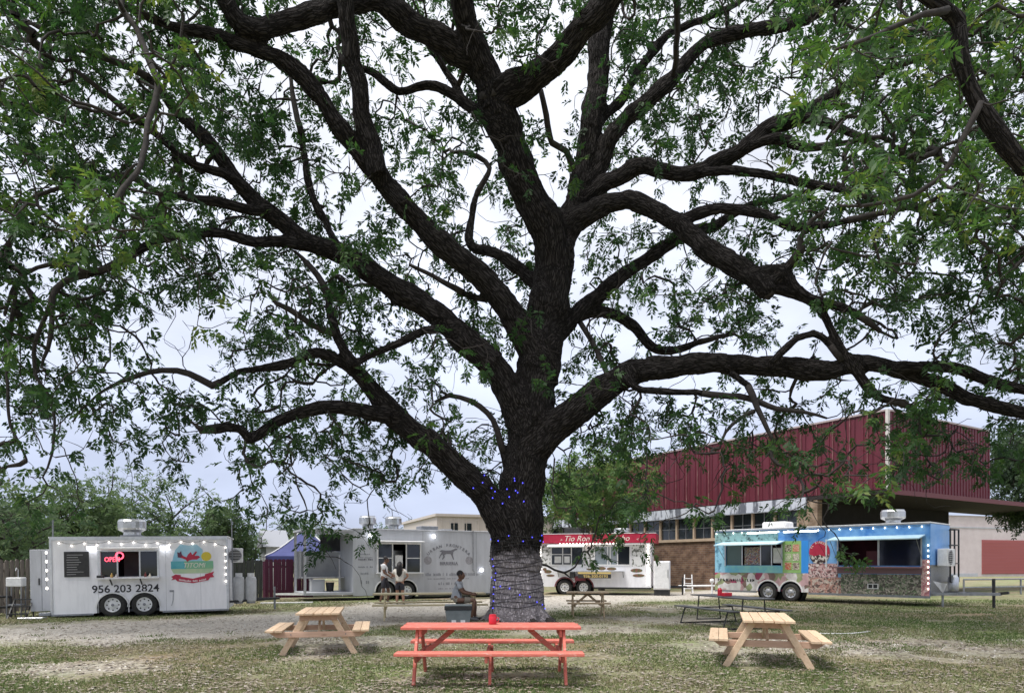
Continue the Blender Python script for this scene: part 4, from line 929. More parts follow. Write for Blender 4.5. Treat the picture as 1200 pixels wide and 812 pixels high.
    fr = thing('freezer', 'tall white freezer standing by the end of the red-topped trailer', 'freezer', M @ Vector((L+.12,-.05,.30)), R(A)); B('cabinet', (0,0,0,.80,.7,1.42), WHITE, fr, .02); B('door', (.02,-.05,.05,.78,-.003,1.38), WHITE2, fr, .015); B('handle', (.68,-.09,.6,.71,-.051,1.0), STEEL, fr); B('plinth', (.02,.02,-.30,.78,.68,-.003), BLACK, fr)
red_trailer()

# ------------------------------------------------------------------ mural trailer
def mural(name, cols, scale, seed=0., rough=.45):
    m = bpy.data.materials.new(name); m.use_nodes = True; nt = m.node_tree; N = nt.nodes.new; L = nt.links.new; p = nt.nodes['Principled BSDF']; p.inputs['Roughness'].default_value = rough
    tc = N('ShaderNodeTexCoord'); mp = N('ShaderNodeMapping'); mp.inputs['Location'].default_value = (seed, seed*2, seed*.7); L(tc.outputs['Object'], mp.inputs[0])
    n = N('ShaderNodeTexNoise'); n.inputs['Scale'].default_value = scale*.6; n.inputs['Detail'].default_value = 4; L(mp.outputs[0], n.inputs[0])
    ad = N('ShaderNodeVectorMath'); ad.operation = 'MULTIPLY_ADD'; L(n.outputs['Color'], ad.inputs[0]); ad.inputs[1].default_value = (.5,.5,.5); L(mp.outputs[0], ad.inputs[2])
    v = N('ShaderNodeTexVoronoi'); v.inputs['Scale'].default_value = scale*3.6; L(ad.outputs[0], v.inputs[0])
    sp = N('ShaderNodeSeparateColor'); L(v.outputs['Color'], sp.inputs[0]); c = N('ShaderNodeValToRGB'); c.color_ramp.interpolation = 'CONSTANT'; L(sp.outputs[0], c.inputs[0])
    e = c.color_ramp.elements; e[0].position = 0; e[0].color = (*cols[0],1); e[1].position = 1/len(cols); e[1].color = (*cols[1],1)
    for i in range(2, len(cols)): x = e.new(i/len(cols)); x.color = (*cols[i],1)
    n2 = N('ShaderNodeTexNoise'); n2.inputs['Scale'].default_value = scale*3; n2.inputs['Detail'].default_value = 5; L(mp.outputs[0], n2.inputs[0])
    mx = N('ShaderNodeMix'); mx.data_type = 'RGBA'; mx.blend_type = 'OVERLAY'; mx.inputs[0].default_value = .9; L(c.outputs[0], mx.inputs[6]); L(n2.outputs[0], mx.inputs[7]); L(mx.outputs[2], p.inputs['Base Color'])
    return m
def mural_trailer():
    A = math.degrees(math.atan2(-6.4, 5.97)); L, D, z0, z1 = 8.75, 2.4, .40, 3.08
    root = thing('food_trailer', 'long blue food trailer covered in colourful food murals, two awnings open', 'trailer', (9.34, 31.4, 0), R(A), 'food trailers')
    w1 = (.55,3.15,1.52,2.42); w2 = (5.50,8.45,1.52,2.52); arches = [(2.55,.47,.38),(3.55,.47,.38)]
    BLUE = mat('sky_print', (.05,.20,.55), .4, (.22,.45,.74), 1.0, fac=(.38,.62)); LBLUE = mat('pale_blue_print', (.22,.50,.66), .4, (.35,.62,.72), 1.5)
    body(root, L, D, z0, z1, 1.02, [w1, w2], arches, BLUE, WHITE2, inm=mat('maroon_interior', (.20,.05,.09), .6, (.12,.03,.06), 2))
    for c, r, z in arches: arch_trim(0, c, r, z, z0, .06).build('wheel_arch', WHITE2, root)
    SILV = mat('silver_rim', (.45,.45,.46), .35, metal=.7)
    wheel(root, 2.55, -.03, .38, .2, SILV); wheel(root, 3.55, -.03, .38, .2, SILV)
    y = -.008
    def panel(nm, xa, xb, za, zb, m, dy=0): return B(nm, (xa, y-dy, za, xb, -.003, zb), m, root)
    panel('teal_print', .0, .52, 1.1, 2.98, mat('teal_print', (.26,.52,.68), .4, (.06,.18,.28), 3, fac=(.36,.5))); panel('dark_foliage_print', .0, 3.0, 2.56, 3.02, mat('foliage_print', (.03,.06,.06), .5, (.25,.42,.42), 4, fac=(.5,.62)), .002)
    panel('blue_sill', .52, 3.2, 1.20, 1.505, mat('sill_print', (.10,.42,.68), .4, (.30,.66,.62), 1), .002); panel('green_panel', 3.2, 4.0, 1.2, 2.55, mat('lime_print', (.22,.42,.12), .4, (.32,.50,.20), 3), .002); panel('blue_panel', 4.0, 4.3, 1.2, 2.55, mat('vivid_blue', (.04,.28,.75), .4), .002)
    cols = [(.55,.08,.05),(.10,.05,.03),(.20,.38,.12),(.62,.58,.48),(.10,.10,.05),(.50,.20,.12)]
    for i in range(3):
        for j in range(2):
            B('dish_picture', (3.30+j*.34,-.018,1.34+i*.38,3.58+j*.34,-.0105,1.64+i*.38), mural('dish_print%d' % (i*2+j), [cols[i*2+j], cols[(i+j+2) % 6], (.6,.55,.45), cols[i*2+j]], 9, i*3+j), root)
    MB().poly([(4.75+.42*math.cos(i*.2618), 2.05+.47*math.sin(i*.2618)) for i in range(24)], -.016,-.003).build('red_roundel', RED, root); MB().poly([(4.34,1.98),(4.55,1.90),(4.75,1.96),(4.95,1.88),(5.15,1.98),(5.10,1.78),(4.98,1.64),(4.75,1.58),(4.50,1.64),(4.38,1.80)], -.02,-.0165).build('roundel_print', mat('roundel_dark', (.05,.03,.03), .5, (.6,.55,.5), 8, fac=(.45,.5)), root)
    for i in range(9):
        t = R(150-i*13); text('roundel_letter', 'EL RINCON'[i], .13, 4.75+.34*math.cos(t), 2.07+.38*math.sin(t)-.03, -.019, CREAM, root, rot=t-R(90))
    panel('pink_print', 4.3, 5.48, 1.05, 1.60, mural('pink_flowers', [(.42,.22,.22),(.55,.38,.38),(.12,.06,.06),(.60,.50,.48)], 5, 4), .001)
    low = MB(); low.poly(skirt_outline(0, 4.3, z0+.004, 1.19, arches), -.010, .0015); low.build('lower_mural', mural('lower_food_print', [(.62,.60,.60),(.34,.06,.12),(.60,.58,.57),(.26,.30,.16),(.56,.53,.52),(.20,.13,.11),(.52,.34,.35),(.60,.57,.56)], 1.1, 1), root)
    panel('lower_mural', 4.303, 5.60, z0+.004, 1.045, mural('lower_rose_print', [(.38,.20,.16),(.45,.30,.26),(.12,.08,.07),(.50,.42,.36)], 4, 7), .001); panel('lower_mural', 5.603, 8.457, z0+.004, 1.19, mural('lower_plant_print', [(.20,.18,.15),(.30,.28,.22),(.07,.09,.05),(.16,.22,.12),(.42,.38,.32),(.10,.08,.07)], 4.5, 9), .001); panel('corner_print', 8.46, 8.74, z0+.004, 1.75, mural('corner_rose', [(.55,.28,.28),(.60,.45,.42),(.40,.16,.18)], 5, 2), .001)
    r = random.Random(5); mb = MB(); x = .15
    while x < 1.9:
        w = r.uniform(.07,.13); mb.box(x,-.016,.80,x+w*.35,-.0105,.92); mb.box(x,-.0165,.80+r.choice((0,.05,.1)),x+w*.8,-.0110,.82+r.choice((0,.05,.09))); x += w+.02
    kind(mb.build('small_writing', INK, root), 'stuff')
    for (xa, xb, a, b), nm in ((w1, 'left'), (w2, 'right')):
        f = sub('serving_window', root)
        MB().box(xa-.05,-.03,a-.03,xa,-.012,b+.03).box(xb,-.03,a-.03,xb+.05,-.012,b+.03).build('frame', ALU, f)
        if nm == 'left':
            for c in (.75, 1.62, 2.12): B('mullion', (xa+c,.02,a,xa+c+.05,.045,b), ALU, f)
            B('pane', (xa,.048,a,xa+.75,.0495,b), mat('green_glass', (.10,.15,.15), .12), f); B('pane', (xa+1.67,.048,a,xa+2.12,.0495,b), GLASS, f)
            B('hanging_snacks', (xa+.85,.10,a+.02,xa+1.6,.16,b-.1), mural('snack_packets', [(.35,.10,.10),(.5,.5,.5),(.08,.06,.10),(.4,.3,.1),(.2,.22,.3)], 8, 3), root); B('poster', (xa+2.2,.06,a+.1,xb-.05,.07,b-.15), WHITE2, root)
        else:
            B('mullion', (xa+1.45,.02,a,xa+1.52,.05,b), ALU, f); B('pane', (xa+1.52,.03,a,xb,.036,b), glass('night_glass', (.012,.015,.03)), f); B('inner_board', (xa+.62,1.2,1.3,xa+1.3,1.25,2.1), mat('rose_board', (.36,.12,.15), .6), root)
            B('counter', (xa-.1,-.40,a-.09,xb+.08,-.012,a-.04), mat('counter_maroon', (.24,.14,.16), .4), root); B('counter_skirt', (xa-.05,-.02,1.21,xb+.05,-.011,a-.093), mat('counter_maroon', (.24,.14,.16), .4), root)
        AW = mat('awning_blue', (.42,.62,.72), .45, (.55,.72,.78), 2) 
        cx = (xa+xb)/2; aw = MB().bar((cx,-.02,b+.13),(cx,-.80,b-.02),xb-xa+.3,.04); aw.build('awning', AW, root)
        for x in (xa-.05, xb+.05): MB().tube([(x,-.70,b-.02),(x,-.03,a+.25)], .012, 5).build('gas_strut', STEEL, root)
    B('awning_post', (5.30,-.75,1.45,5.34,-.71,2.55), WHITE2, root)
    for xa, xb in ((1.6,3.0),(3.25,4.7)): l = B('light_bar', (xa,-.07,2.90,xb,-.012,2.97), WHITE2, root); B('tube_lamp', (xa+.03,-.09,2.905,xb-.03,-.071,2.96), LED, l)
    B('roof_rail', (0,-.045,z1-.03,L,-.032,z1+.03), ALU, root)
    v = B('vent_cover', (6.6,-.03,.62,7.0,-.012,.82), WHITE2, root); B('vent_hole', (6.64,-.034,.65,6.78,-.0302,.79), BLACK, v); B('vent_hole', (6.82,-.034,.65,6.96,-.0302,.79), BLACK, v)
    # front end: blue top, tread plate below
    e = MB().box(L+.003,.01,1.55,L+.018,D-.02,z1-.02); e.build('end_print', mat('end_blue', (.12,.36,.80), .4, (.28,.50,.85), 1), root); TP = mat('tread_plate', (.30,.30,.31), .35, (.20,.20,.21), 30, .4, metal=.7, bscale=60)
    B('tread_plate', (L+.003,.01,z0+.01,L+.022,D-.02,1.547), TP, root); MB().add([(L+.026,.25,.95),(L+.026,1.5,.45),(L+.026,2.0,.82)], [(0,1,2)]).build('white_triangle', WHITE2, root)
    cage = MB()
    for yy in (1.2, 1.75, 2.3):
        cage.bar((L+.34,yy,.9),(L+.34,yy,2.9),.05)
    for zz in (.9,1.6,2.3,2.9): cage.bar((L+.34,1.2,zz),(L+.34,2.3,zz),.04); cage.bar((L+.02,2.3,zz),(L+.34,2.3,zz),.04)
    cage.build('rack', BLACK, root)
    MB().bar((L,.25,.48),(L+1.9,1.15,.50),.10).bar((L,2.15,.48),(L+1.9,1.25,.50),.10).bar((L+.7,.5,.49),(L+.7,1.9,.49),.08).build('tongue', STEEL, root); MB().tube([(L+1.7,1.2,0),(L+1.7,1.2,1.05)], .05, 8).build('jack', BLACK, root); MB().bar((L+1.85,1.2,.52),(L+2.15,1.2,.56),.12,.1).build('coupler', BLACK, root); MB().tube([(L+.3,.4,0),(L+.3,.4,.45)], .04, 6).build('jack', STEEL, root)
    MB().lathe([(.16,0),(.18,.1),(.18,.5),(.12,.6),(.001,.62)], (L+.35,1.55,.56), n=16).build('gas_bottle', ALU, root, smooth=True)
    fan(root, 7.15, 1.1, z1+.05, .44, .58)
    a = B('roof_air_conditioner', (1.9,.7,z1+.05,3.0,1.5,z1+.36), WHITE2, root, .06)
    B('bottom_rail', (4.3,-.012,z0-.08,L,.05,z0-.003), STEEL, root); B('bottom_rail', (0,-.012,z0-.08,2.0,.05,z0-.003), STEEL, root)
    M = Matrix.Translation(root.location) @ Matrix.Rotation(R(A), 4, 'Z')
    ac_unit('white air conditioner on the tread plate end of the mural trailer', M @ Vector((L+.04,.55,1.55)), R(A+90), .95, .65, .34).location = M @ Vector((L+.42,.55,1.50))
    bulb_string('row of small bulbs under the roof edge of the mural trailer', root.location, R(A), [(.1+.42*k,-.055,2.99) for k in range(21)], .022, .03)
    bulb_string('string of bulbs down the corner of the mural trailer by the tread plate', root.location, R(A), [(L-.05,-.04,2.3-.2*k) for k in range(9)], .024, .03)
mural_trailer()

# ------------------------------------------------------------------ red metal building
def tex_brick(name, c1, c2, mortar, sx=.22, sz=.075):
    m = bpy.data.materials.new(name); m.use_nodes = True; nt = m.node_tree; N = nt.nodes.new; L = nt.links.new; p = nt.nodes['Principled BSDF']; p.inputs['Roughness'].default_value = .9
    tc = N('ShaderNodeTexCoord'); sp = N('ShaderNodeSeparateXYZ'); L(tc.outputs['Object'], sp.inputs[0]); cb = N('ShaderNodeCombineXYZ'); L(sp.outputs[0], cb.inputs[0]); L(sp.outputs[2], cb.inputs[1])
    b = N('ShaderNodeTexBrick'); b.inputs['Color1'].default_value = (*c1,1); b.inputs['Color2'].default_value = (*c2,1); b.inputs['Mortar'].default_value = (*mortar,1); b.inputs['Scale'].default_value = 1
    b.inputs['Brick Width'].default_value = sx; b.inputs['Row Height'].default_value = sz; b.inputs['Mortar Size'].default_value = .012; L(cb.outputs[0], b.inputs[0])
    n = N('ShaderNodeTexNoise'); n.inputs['Scale'].default_value = 1.7; n.inputs['Detail'].default_value = 6; L(tc.outputs['Object'], n.inputs[0]); mx = N('ShaderNodeMix'); mx.data_type = 'RGBA'; mx.blend_type = 'MULTIPLY'; mx.inputs[0].default_value = .8
    cr = N('ShaderNodeValToRGB'); cr.color_ramp.elements[0].position = .35; cr.color_ramp.elements[0].color = (.35,.30,.28,1); cr.color_ramp.elements[1].position = .62; L(n.outputs[0], cr.inputs[0]); L(b.outputs[0], mx.inputs[6]); L(cr.outputs[0], mx.inputs[7]); L(mx.outputs[2], p.inputs['Base Color'])
    bp = N('ShaderNodeBump'); bp.inputs['Strength'].default_value = .7; bp.inputs['Distance'].default_value = .02; bp.invert = True; L(b.outputs['Fac'], bp.inputs['Height']); L(bp.outputs[0], p.inputs['Normal'])
    return m
def red_building():
    ang = math.atan2(12, -7.4)        # along the long wall, away from the corner
    root = thing('metal_building', 'large red ribbed metal building with brick ground floor and deep dark porch', 'building', (17.6, 32, 0), ang)
    # local x runs along the long wall away from the corner; local -y points into the building (to the right in the picture)
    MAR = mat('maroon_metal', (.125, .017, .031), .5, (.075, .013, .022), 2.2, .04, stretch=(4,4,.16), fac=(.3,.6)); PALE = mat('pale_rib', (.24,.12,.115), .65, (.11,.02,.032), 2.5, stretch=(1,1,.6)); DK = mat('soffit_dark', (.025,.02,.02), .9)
    zb, zt = 5.1, 8.75; wd = .9
    pm = MB().box(.003,-.05,zb,wd-.003,0,zt); 
    for i in range(2): pm.box(.20+i*.45,.0005,zb,.25+i*.45,.03,zt)
    pm = pm.mesh('metal_panel'); pm.materials.append(MAR); rb = MB().box(-.02,0,zb-.02,.03,.045,zt).mesh('rib'); rb.materials.append(PALE)
    for i in range(30):
        o = link('metal_panel', pm, None, root); o.location = (.05+i*wd, 0, 0); r = link('rib', rb, None, root); r.location = (.05+i*wd, .0, 0)
    pm2 = MB().box(0,-wd+.003,zb-.0,.05,-.003,zt)
    for i in range(3): pm2.box(-.03,-.14-i*.3,zb,-.0005,-.10-i*.3,zt)
    pm2 = pm2.mesh('metal_panel'); pm2.materials.append(MAR)
    for i in range(11):
        o = link('metal_panel', pm2, None, root); o.location = (0, -.05-i*wd, 0)
    B('corner_trim', (-.06,-.10,zb-.05,.06,.07,zt+.08), mat('corner_white', (.66,.63,.60), .6, (.5,.47,.44), 3), root)
    B('parapet_cap', (.06,-.2,zt+.002,27.2,.06,zt+.09), mat('cap_metal', (.40,.33,.33), .5), root); B('parapet_cap', (-.05,-10,zt+.002,.1,-.2,zt+.09), mat('cap_metal', (.40,.33,.33), .5), root)
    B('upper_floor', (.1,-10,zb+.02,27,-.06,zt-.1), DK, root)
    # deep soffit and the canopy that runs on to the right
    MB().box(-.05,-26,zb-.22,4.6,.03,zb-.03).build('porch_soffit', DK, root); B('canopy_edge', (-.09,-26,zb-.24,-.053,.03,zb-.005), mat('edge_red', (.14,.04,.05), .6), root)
    B('porch_back_wall', (4.3,-14.5,0,4.5,-.3,zb-.24), mat('shaded_porch_wall', (.022,.02,.022), .9, (.014,.013,.014), 2), root)  # shade under the soffit is put into this near-black wall colour
    for yy in (-18.5, -25.5): B('porch_column', (.25,yy,0,.45,yy+.2,zb-.225), STEEL, root)
    # ground floor under the long wall
    BR = tex_brick('rubble_brick', (.25,.15,.095), (.14,.075,.05), (.22,.18,.15), .34, .13); TAN = tex_brick('tan_brick', (.40,.29,.19), (.32,.22,.14), (.36,.31,.26)); SILL = mat('tan_sill', (.46,.36,.27), .8, (.38,.29,.21), 3)
    B('brick_pier', (3.6,-.35,0,4.7,.04,zb-.25), TAN, root); B('brick_wall', (4.72,-.30,0,27,0,2.95), BR, root); B('window_sill', (4.72,-.34,2.953,27,.10,3.12), SILL, root)
    for i in range(15):
        xa = 4.75+i*1.47; w = sub('window', root); B('pane', (xa+.1,-.16,3.13,xa+1.42,-.15,4.42), GLASS, w); B('post', (xa-.04,-.2,3.123,xa+.09,-.02,4.42), SILL, w); B('glazing_bar', (xa+.74,-.145,3.13,xa+.78,-.12,4.42), STEEL, w); B('glazing_bar', (xa+.1,-.144,3.75,xa+1.42,-.122,3.79), STEEL, w)
    B('fascia', (4.2,-.12,4.43,27,.16,5.04), mat('peeling_fascia', (.52,.55,.62), .7, (.12,.13,.16), 1.6, .2, stretch=(1.6,1.6,.5), fac=(.44,.53)), root); B('drip_rail', (4.2,.162,4.40,27,.20,4.45), STEEL, root)
    # end wall of the long block, inside the dark
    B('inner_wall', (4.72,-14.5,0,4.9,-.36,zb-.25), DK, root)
red_building()

# ------------------------------------------------------------------ buildings farther away
def far_building(label, px0, px1, Y0, Y1, h, m, roofm, gable=0., depth=10.):
    a = Vector(((px0-600)/F*Y0, Y0, 0)); b = Vector(((px1-600)/F*Y1, Y1, 0)); L = (b-a).length
    root = thing('storage_building', label, 'building', a, math.atan2(b.y-a.y, b.x-a.x))
    MB().wall(0, L, 0, h, 0, .2).build('front_wall', m, root); MB().box(0,.2,0,.2,depth,h).build('side_wall', m, root); MB().box(L-.2,.2,0,L,depth,h).build('side_wall', m, root); MB().box(.2,depth-.2,0,L-.2,depth,h).build('back_wall', m, root)
    r = MB()
    if gable:
        r.add([(-.2,-.2,h),(L+.2,-.2,h),(L+.2,depth+.2,h),(-.2,depth+.2,h),(-.2,depth/2,h+gable),(L+.2,depth/2,h+gable)], [(0,1,5,4),(2,3,4,5),(1,2,5),(3,0,4),(0,3,2,1)])
    else: r.box(-.15,-.15,h,L+.15,depth+.15,h+.2)
    r.build('roof', roofm, root); return root, L
BEIGE = mat('beige_siding', (.56,.50,.45), .6, (.50,.45,.41), 2, .05, stretch=(6,6,.3)); PINKW = mat('pinkish_wall', (.62,.55,.55), .7, (.55,.48,.48), 1)
fb, fl = far_building('cream metal building behind the grey trailer and the pecan trunk', 512, 735, 52, 58, 5.2, BEIGE, BEIGE, 0, 12)
for i in range(16): B('siding_rib', (.3+i*1.0,-.05,.1,.38+i*1.0,-.002,5.15), BEIGE, fb)
for x in (1.1, 2.2, 9.6, 10.4): w = B('window', (x,-.05,3.4,x+.55,-.003,4.7), GLASS, fb); B('frame', (x-.06,-.07,3.34,x+.61,-.051,3.40), WHITE2, w)
pb, pl_ = far_building('pale pink warehouse with a wide red roller door beyond the mural trailer', 1105, 1330, 82, 92, 7.4, PINKW, mat('pale_roof', (.60,.62,.70), .5), .6, 16)
d = B('roller_door', (6.2,-.08,.3,17,-.003,4.5), mat('roller_red', (.33,.09,.085), .6, (.34,.10,.10), 1, stretch=(.2,.2,4)), pb)
for i in range(11): B('slat', (6.25,-.10,.4+i*.37,16.95,-.082,.43+i*.37), mat('slat_red', (.30,.09,.09), .6), d)
B('base_trim', (0,-.06,.0,5.5,-.003,.4), GREY, pb); B('wall_band', (.1,-.06,5.9,pl_-.1,-.003,6.05), GREY, pb)
sb_, sl_ = far_building('small grey shed with a gable roof behind the blue canopy tent', 312, 336, 41, 41.5, 2.6, GREY, mat('shed_roof', (.28,.29,.32), .6), 1.1, 4); B('door', (.3,-.04,0,1.0,-.003,2.0), WHITE2, sb_)

# ------------------------------------------------------------------ fences
def board_fence(label, pts, h, w, gap, m, group=None, jit=.03, cap=False):
    a0 = Vector((*pts[0], 0)); root = thing('board_fence', label, 'fence', a0, 0, group)
    pr = MB().poly([(-w/2,.05),(-w/2,h-.05),(-w*.25,h),(w*.25,h),(w/2,h-.05),(w/2,.05)], -.012, .012).mesh('picket'); pr.materials.append(m)
    for (ax, ay), (bx, by) in zip(pts[:-1], pts[1:]):
        L = math.hypot(bx-ax, by-ay); an = math.atan2(by-ay, bx-ax); n = int(L/(w+gap))
        for i in range(n):
            t = (i+.5)/n; o = link('picket', pr, None, root); o.location = (ax+(bx-ax)*t-a0.x, ay+(by-ay)*t-a0.y, random.uniform(-jit, jit)); o.rotation_euler = (0, random.uniform(-.012,.012), an)
        nx, ny = -math.sin(an), math.cos(an)
        for z in (.35, h-.35): MB().bar((ax-a0.x+nx*.05, ay-a0.y+ny*.05, z), (bx-a0.x+nx*.05, by-a0.y+ny*.05, z), .04, .09).build('rail', m, root)
        for i in range(int(L/2.4)+1):
            t = min(1, i*2.4/L); MB().box(ax+(bx-ax)*t-a0.x+nx*.12-.05, ay+(by-ay)*t-a0.y+ny*.12-.05, 0, ax+(bx-ax)*t-a0.x+nx*.12+.05, ay+(by-ay)*t-a0.y+ny*.12+.05, h-.1).build('post', m, root)
    return root
OLDWOOD = mat('weathered_wood', (.24,.21,.18), .9, (.10,.085,.075), 5, .3, stretch=(6,6,.5)); DARKWOOD = mat('dark_wood', (.075,.08,.075), .9, (.035,.04,.038), 4, .3, stretch=(6,6,.4)); MAROON = mat('maroon_boards', (.10,.022,.05), .8, (.065,.014,.035), 4, .1, stretch=(6,6,.3))
board_fence('weathered grey picket fence running back past the steps of the white trailer', [(-16.2, 18.6), (-15.9, 21.6), (-15.6, 24.4)], 1.72, .15, .05, OLDWOOD)
board_fence('dark board fence between the white trailer and the maroon boards', [(-15.6, 24.5), (-13.2, 27.3), (-10.7, 29.3)], 1.75, .16, .01, DARKWOOD)
board_fence('maroon painted board fence under the canopy tent', [(-11.0, 30.4), (-9.2, 31.6)], 1.80, .17, .006, MAROON, jit=.005)
def pipe_rail(label, pts, h, r, m, rails=2):
    a0 = Vector((*pts[0], 0)); root = thing('pipe_rail', label, 'railing', a0)
    for (ax, ay), (bx, by) in zip(pts[:-1], pts[1:]):
        for k in range(rails): z = h*(k+1)/rails; MB().tube([(ax-a0.x,ay-a0.y,z),(bx-a0.x,by-a0.y,z)], r, 8).build('rail', m, root)
        n = max(1, int(math.hypot(bx-ax, by-ay)/2))
        for i in range(n+1): t = i/n; MB().tube([(ax+(bx-ax)*t-a0.x, ay+(by-ay)*t-a0.y, 0),(ax+(bx-ax)*t-a0.x, ay+(by-ay)*t-a0.y, h)], r*1.1, 8).build('post', m, root)
pipe_rail('low dark pipe rail in front of the weathered picket fence', [(-15.8, 18.4), (-14.9, 20.3)], .62, .035, BLACK)
pipe_rail('grey pipe barrier on the grass past the mural trailer tongue', [(22.5, 34), (34, 38)], .80, .04, STEEL)

# ------------------------------------------------------------------ canopy tent
def tent():
    root = thing('canopy_tent', 'blue canopy tent with red corner and white stripe over the maroon fence', 'tent', (-10.25, 33.9, 0), R(15))
    h, e, p = 1.75, 1.95, 3.4; C = [(-h,-h),(h,-h),(h,h),(-h,h)]; BLU = mat('tent_blue', (.04,.048,.16), .7, (.06,.07,.20), 2)
    mats = [BLU, mat('tent_red', (.42,.05,.10), .7), BLU, BLU]
    for i in range(4):
        a, b = C[i], C[(i+1) % 4]; m = MB(); n = 6; V = []
        for j in range(n+1):
            t = j/n; s = 1-t; z = e+(p-e)*(t**1.3)
            V += [(a[0]*s, a[1]*s, z), (b[0]*s, b[1]*s, z)]
        m.add(V, [(2*j, 2*j+1, 2*j+3, 2*j+2) for j in range(n)]); m.add([(a[0],a[1],e),(b[0],b[1],e),(b[0]*1.01,b[1]*1.01,e-.26),(a[0]*1.01,a[1]*1.01,e-.26)], [(0,1,2,3)])
        m.build('canopy_panel', mats[i], root)
    for i in range(4):
        a = C[i]; MB().tube([(a[0],a[1],0),(a[0],a[1],e)], .02, 6).build('leg', WHITE2, root); MB().tube([(a[0]*(1-j/6)*1.005, a[1]*(1-j/6)*1.005, e+.015+(p-e)*((j/6)**1.3)) for j in range(7)], .035, 5).build('seam_stripe', WHITE2, root)
    text('flag_mark', '*', .7, .9, 2.0, -1.2, WHITE2, root)
tent()

# ------------------------------------------------------------------ picnic tables
def wood(name, c, c2, s=3.): return board_mat(name, c, c2, None, s)
PINE = wood('new_pine', (.64,.48,.33), (.54,.39,.26)); PINK = wood('pinkish_pine', (.60,.40,.29), (.50,.32,.23)); CORAL = board_mat('coral_paint', (.61,.165,.12), (.51,.125,.095), (.58,.43,.36), 4.); PALEY = wood('pale_yellow_wood', (.66,.57,.36), (.56,.47,.28)); TANW = wood('tan_wood', (.50,.38,.25), (.40,.30,.19))
def picnic(label, loc, rz, L, m, m2, boards=5, W=.74, frames=(-.36,.36), beam_out=False, mid_leg=False, braces=True, leg_w=.09):
    """long axis = local x; legs splay in y"""
    root = thing('picnic_table', label, 'picnic table', loc, rz, 'picnic tables')
    bw = W/boards; t = .04
    def part(nm, mb, mt): 
        return mb.build(nm, mt, root, bevel=.005)
    for i in range(boards):
        y = -W/2+i*bw; dl = random.uniform(-.018,.018); part('top_board', MB().box(-L/2+dl, y+.004, .71+random.uniform(-.002,.002), L/2+dl, y+bw-.004, .71+t), m)
    for s in (-1, 1):
        for k in range(2):
            y = s*(.58+k*.145); part('bench_board', MB().box(-L/2, min(y, y+s*.138), .42, L/2, max(y, y+s*.138), .42+t), m)
    for fx in frames:
        x = fx*L; sx = 1 if fx > 0 else -1; lx = x; bx = x+sx*.045*(1 if beam_out else -1)
        for s in (-1, 1): part('leg', MB().bar((lx, s*.62, .0), (lx, s*.22, .70), .038, leg_w+.01, up=(0,s*.7,.4)), m)
        part('cross_beam', MB().poly([(-.84,.42),(-.70,.32),(.70,.32),(.84,.42)], -.019, .019), m2).matrix_local = Matrix.Translation((bx,0,-.002)) @ Matrix.Rotation(R(90), 4, 'Z')
        for s in (-1, 1): MB().lathe([(.011,-.006),(.011,.0),(.001,.001)], (bx+sx*.022, s*.46, .37), 'x', 8).build('bolt', STEEL, root)
        part('top_cleat', MB().box(bx-.019,-W/2+.05,.61,bx+.019,W/2-.05,.708), m2)
        if braces: part('brace', MB().bar((bx-sx*.03,0,.36),(bx-sx*.42,0,.69),.038,.07), m)
    if mid_leg:
        for s in (-1, 1): part('leg', MB().bar((.0, s*.62, 0), (.0, s*.42, .40), .038, .085, up=(0,s*.7,.4)), m)
        part('cross_beam', MB().box(-.06,-.82,.33,-.022,.82,.418), m2)
    return root
picnic('new pine picnic table with pale pinkish boards under the low left limb', (-3.5, 12.55, 0), R(101), 1.70, PINE, PINK, 5, beam_out=True)
picnic('new pine picnic table with five top boards in front of the black metal table', (4.10, 11.05, 0), R(73), 1.83, PINE, PINK, 5)
picnic('long coral red picnic table with a red canister on it', (-.29, 9.5, 0), R(0), 2.42, CORAL, CORAL, 5, frames=(-.41,.41), mid_leg=True)
picnic('small tan wooden picnic table right of the pecan trunk facing the red-topped trailer', (2.28, 20.6, 0), R(-3), 1.25, TANW, TANW, 4)
picnic('long pale yellow picnic table where a man sits', (-2.38, 19.75, 0), R(9), 3.2, PALEY, PALEY, 4, frames=(-.40,.40), braces=False)

def metal_table():
    root = thing('picnic_table', 'black metal mesh picnic table with a red bottle on it', 'picnic table', (5.62, 17.6, 0), math.atan2(-2.6, .75), 'picnic tables')
    L = 2.6; MESH = mat('dark_mesh', (.10,.105,.11), .5, (.06,.06,.065), 60, metal=.3)
    B('table_top', (-L/2,-.38,.73,L/2,.38,.76), MESH, root, .008)
    for s in (-1,1):
        B('bench', (-L/2, min(s*.60,s*.88), .44, L/2, max(s*.60,s*.88), .47), MESH, root, .008)
    for x in (-L*.38, L*.38):
        MB().tube([(x,-.86,0),(x,-.72,.44)], .02, 6).build('leg', BLACK, root); MB().tube([(x,.86,0),(x,.72,.44)], .02, 6).build('leg', BLACK, root)
        MB().tube([(x,-.30,.73),(x,-.36,.1),(x,.36,.1),(x,.30,.73)], .02, 6).build('frame_leg', BLACK, root); MB().tube([(x,-.72,.42),(x,.72,.42)], .02, 6).build('cross_bar', BLACK, root); MB().tube([(x,-.86,.02),(x,.86,.02)], .02, 6).build('foot_bar', BLACK, root)
metal_table()

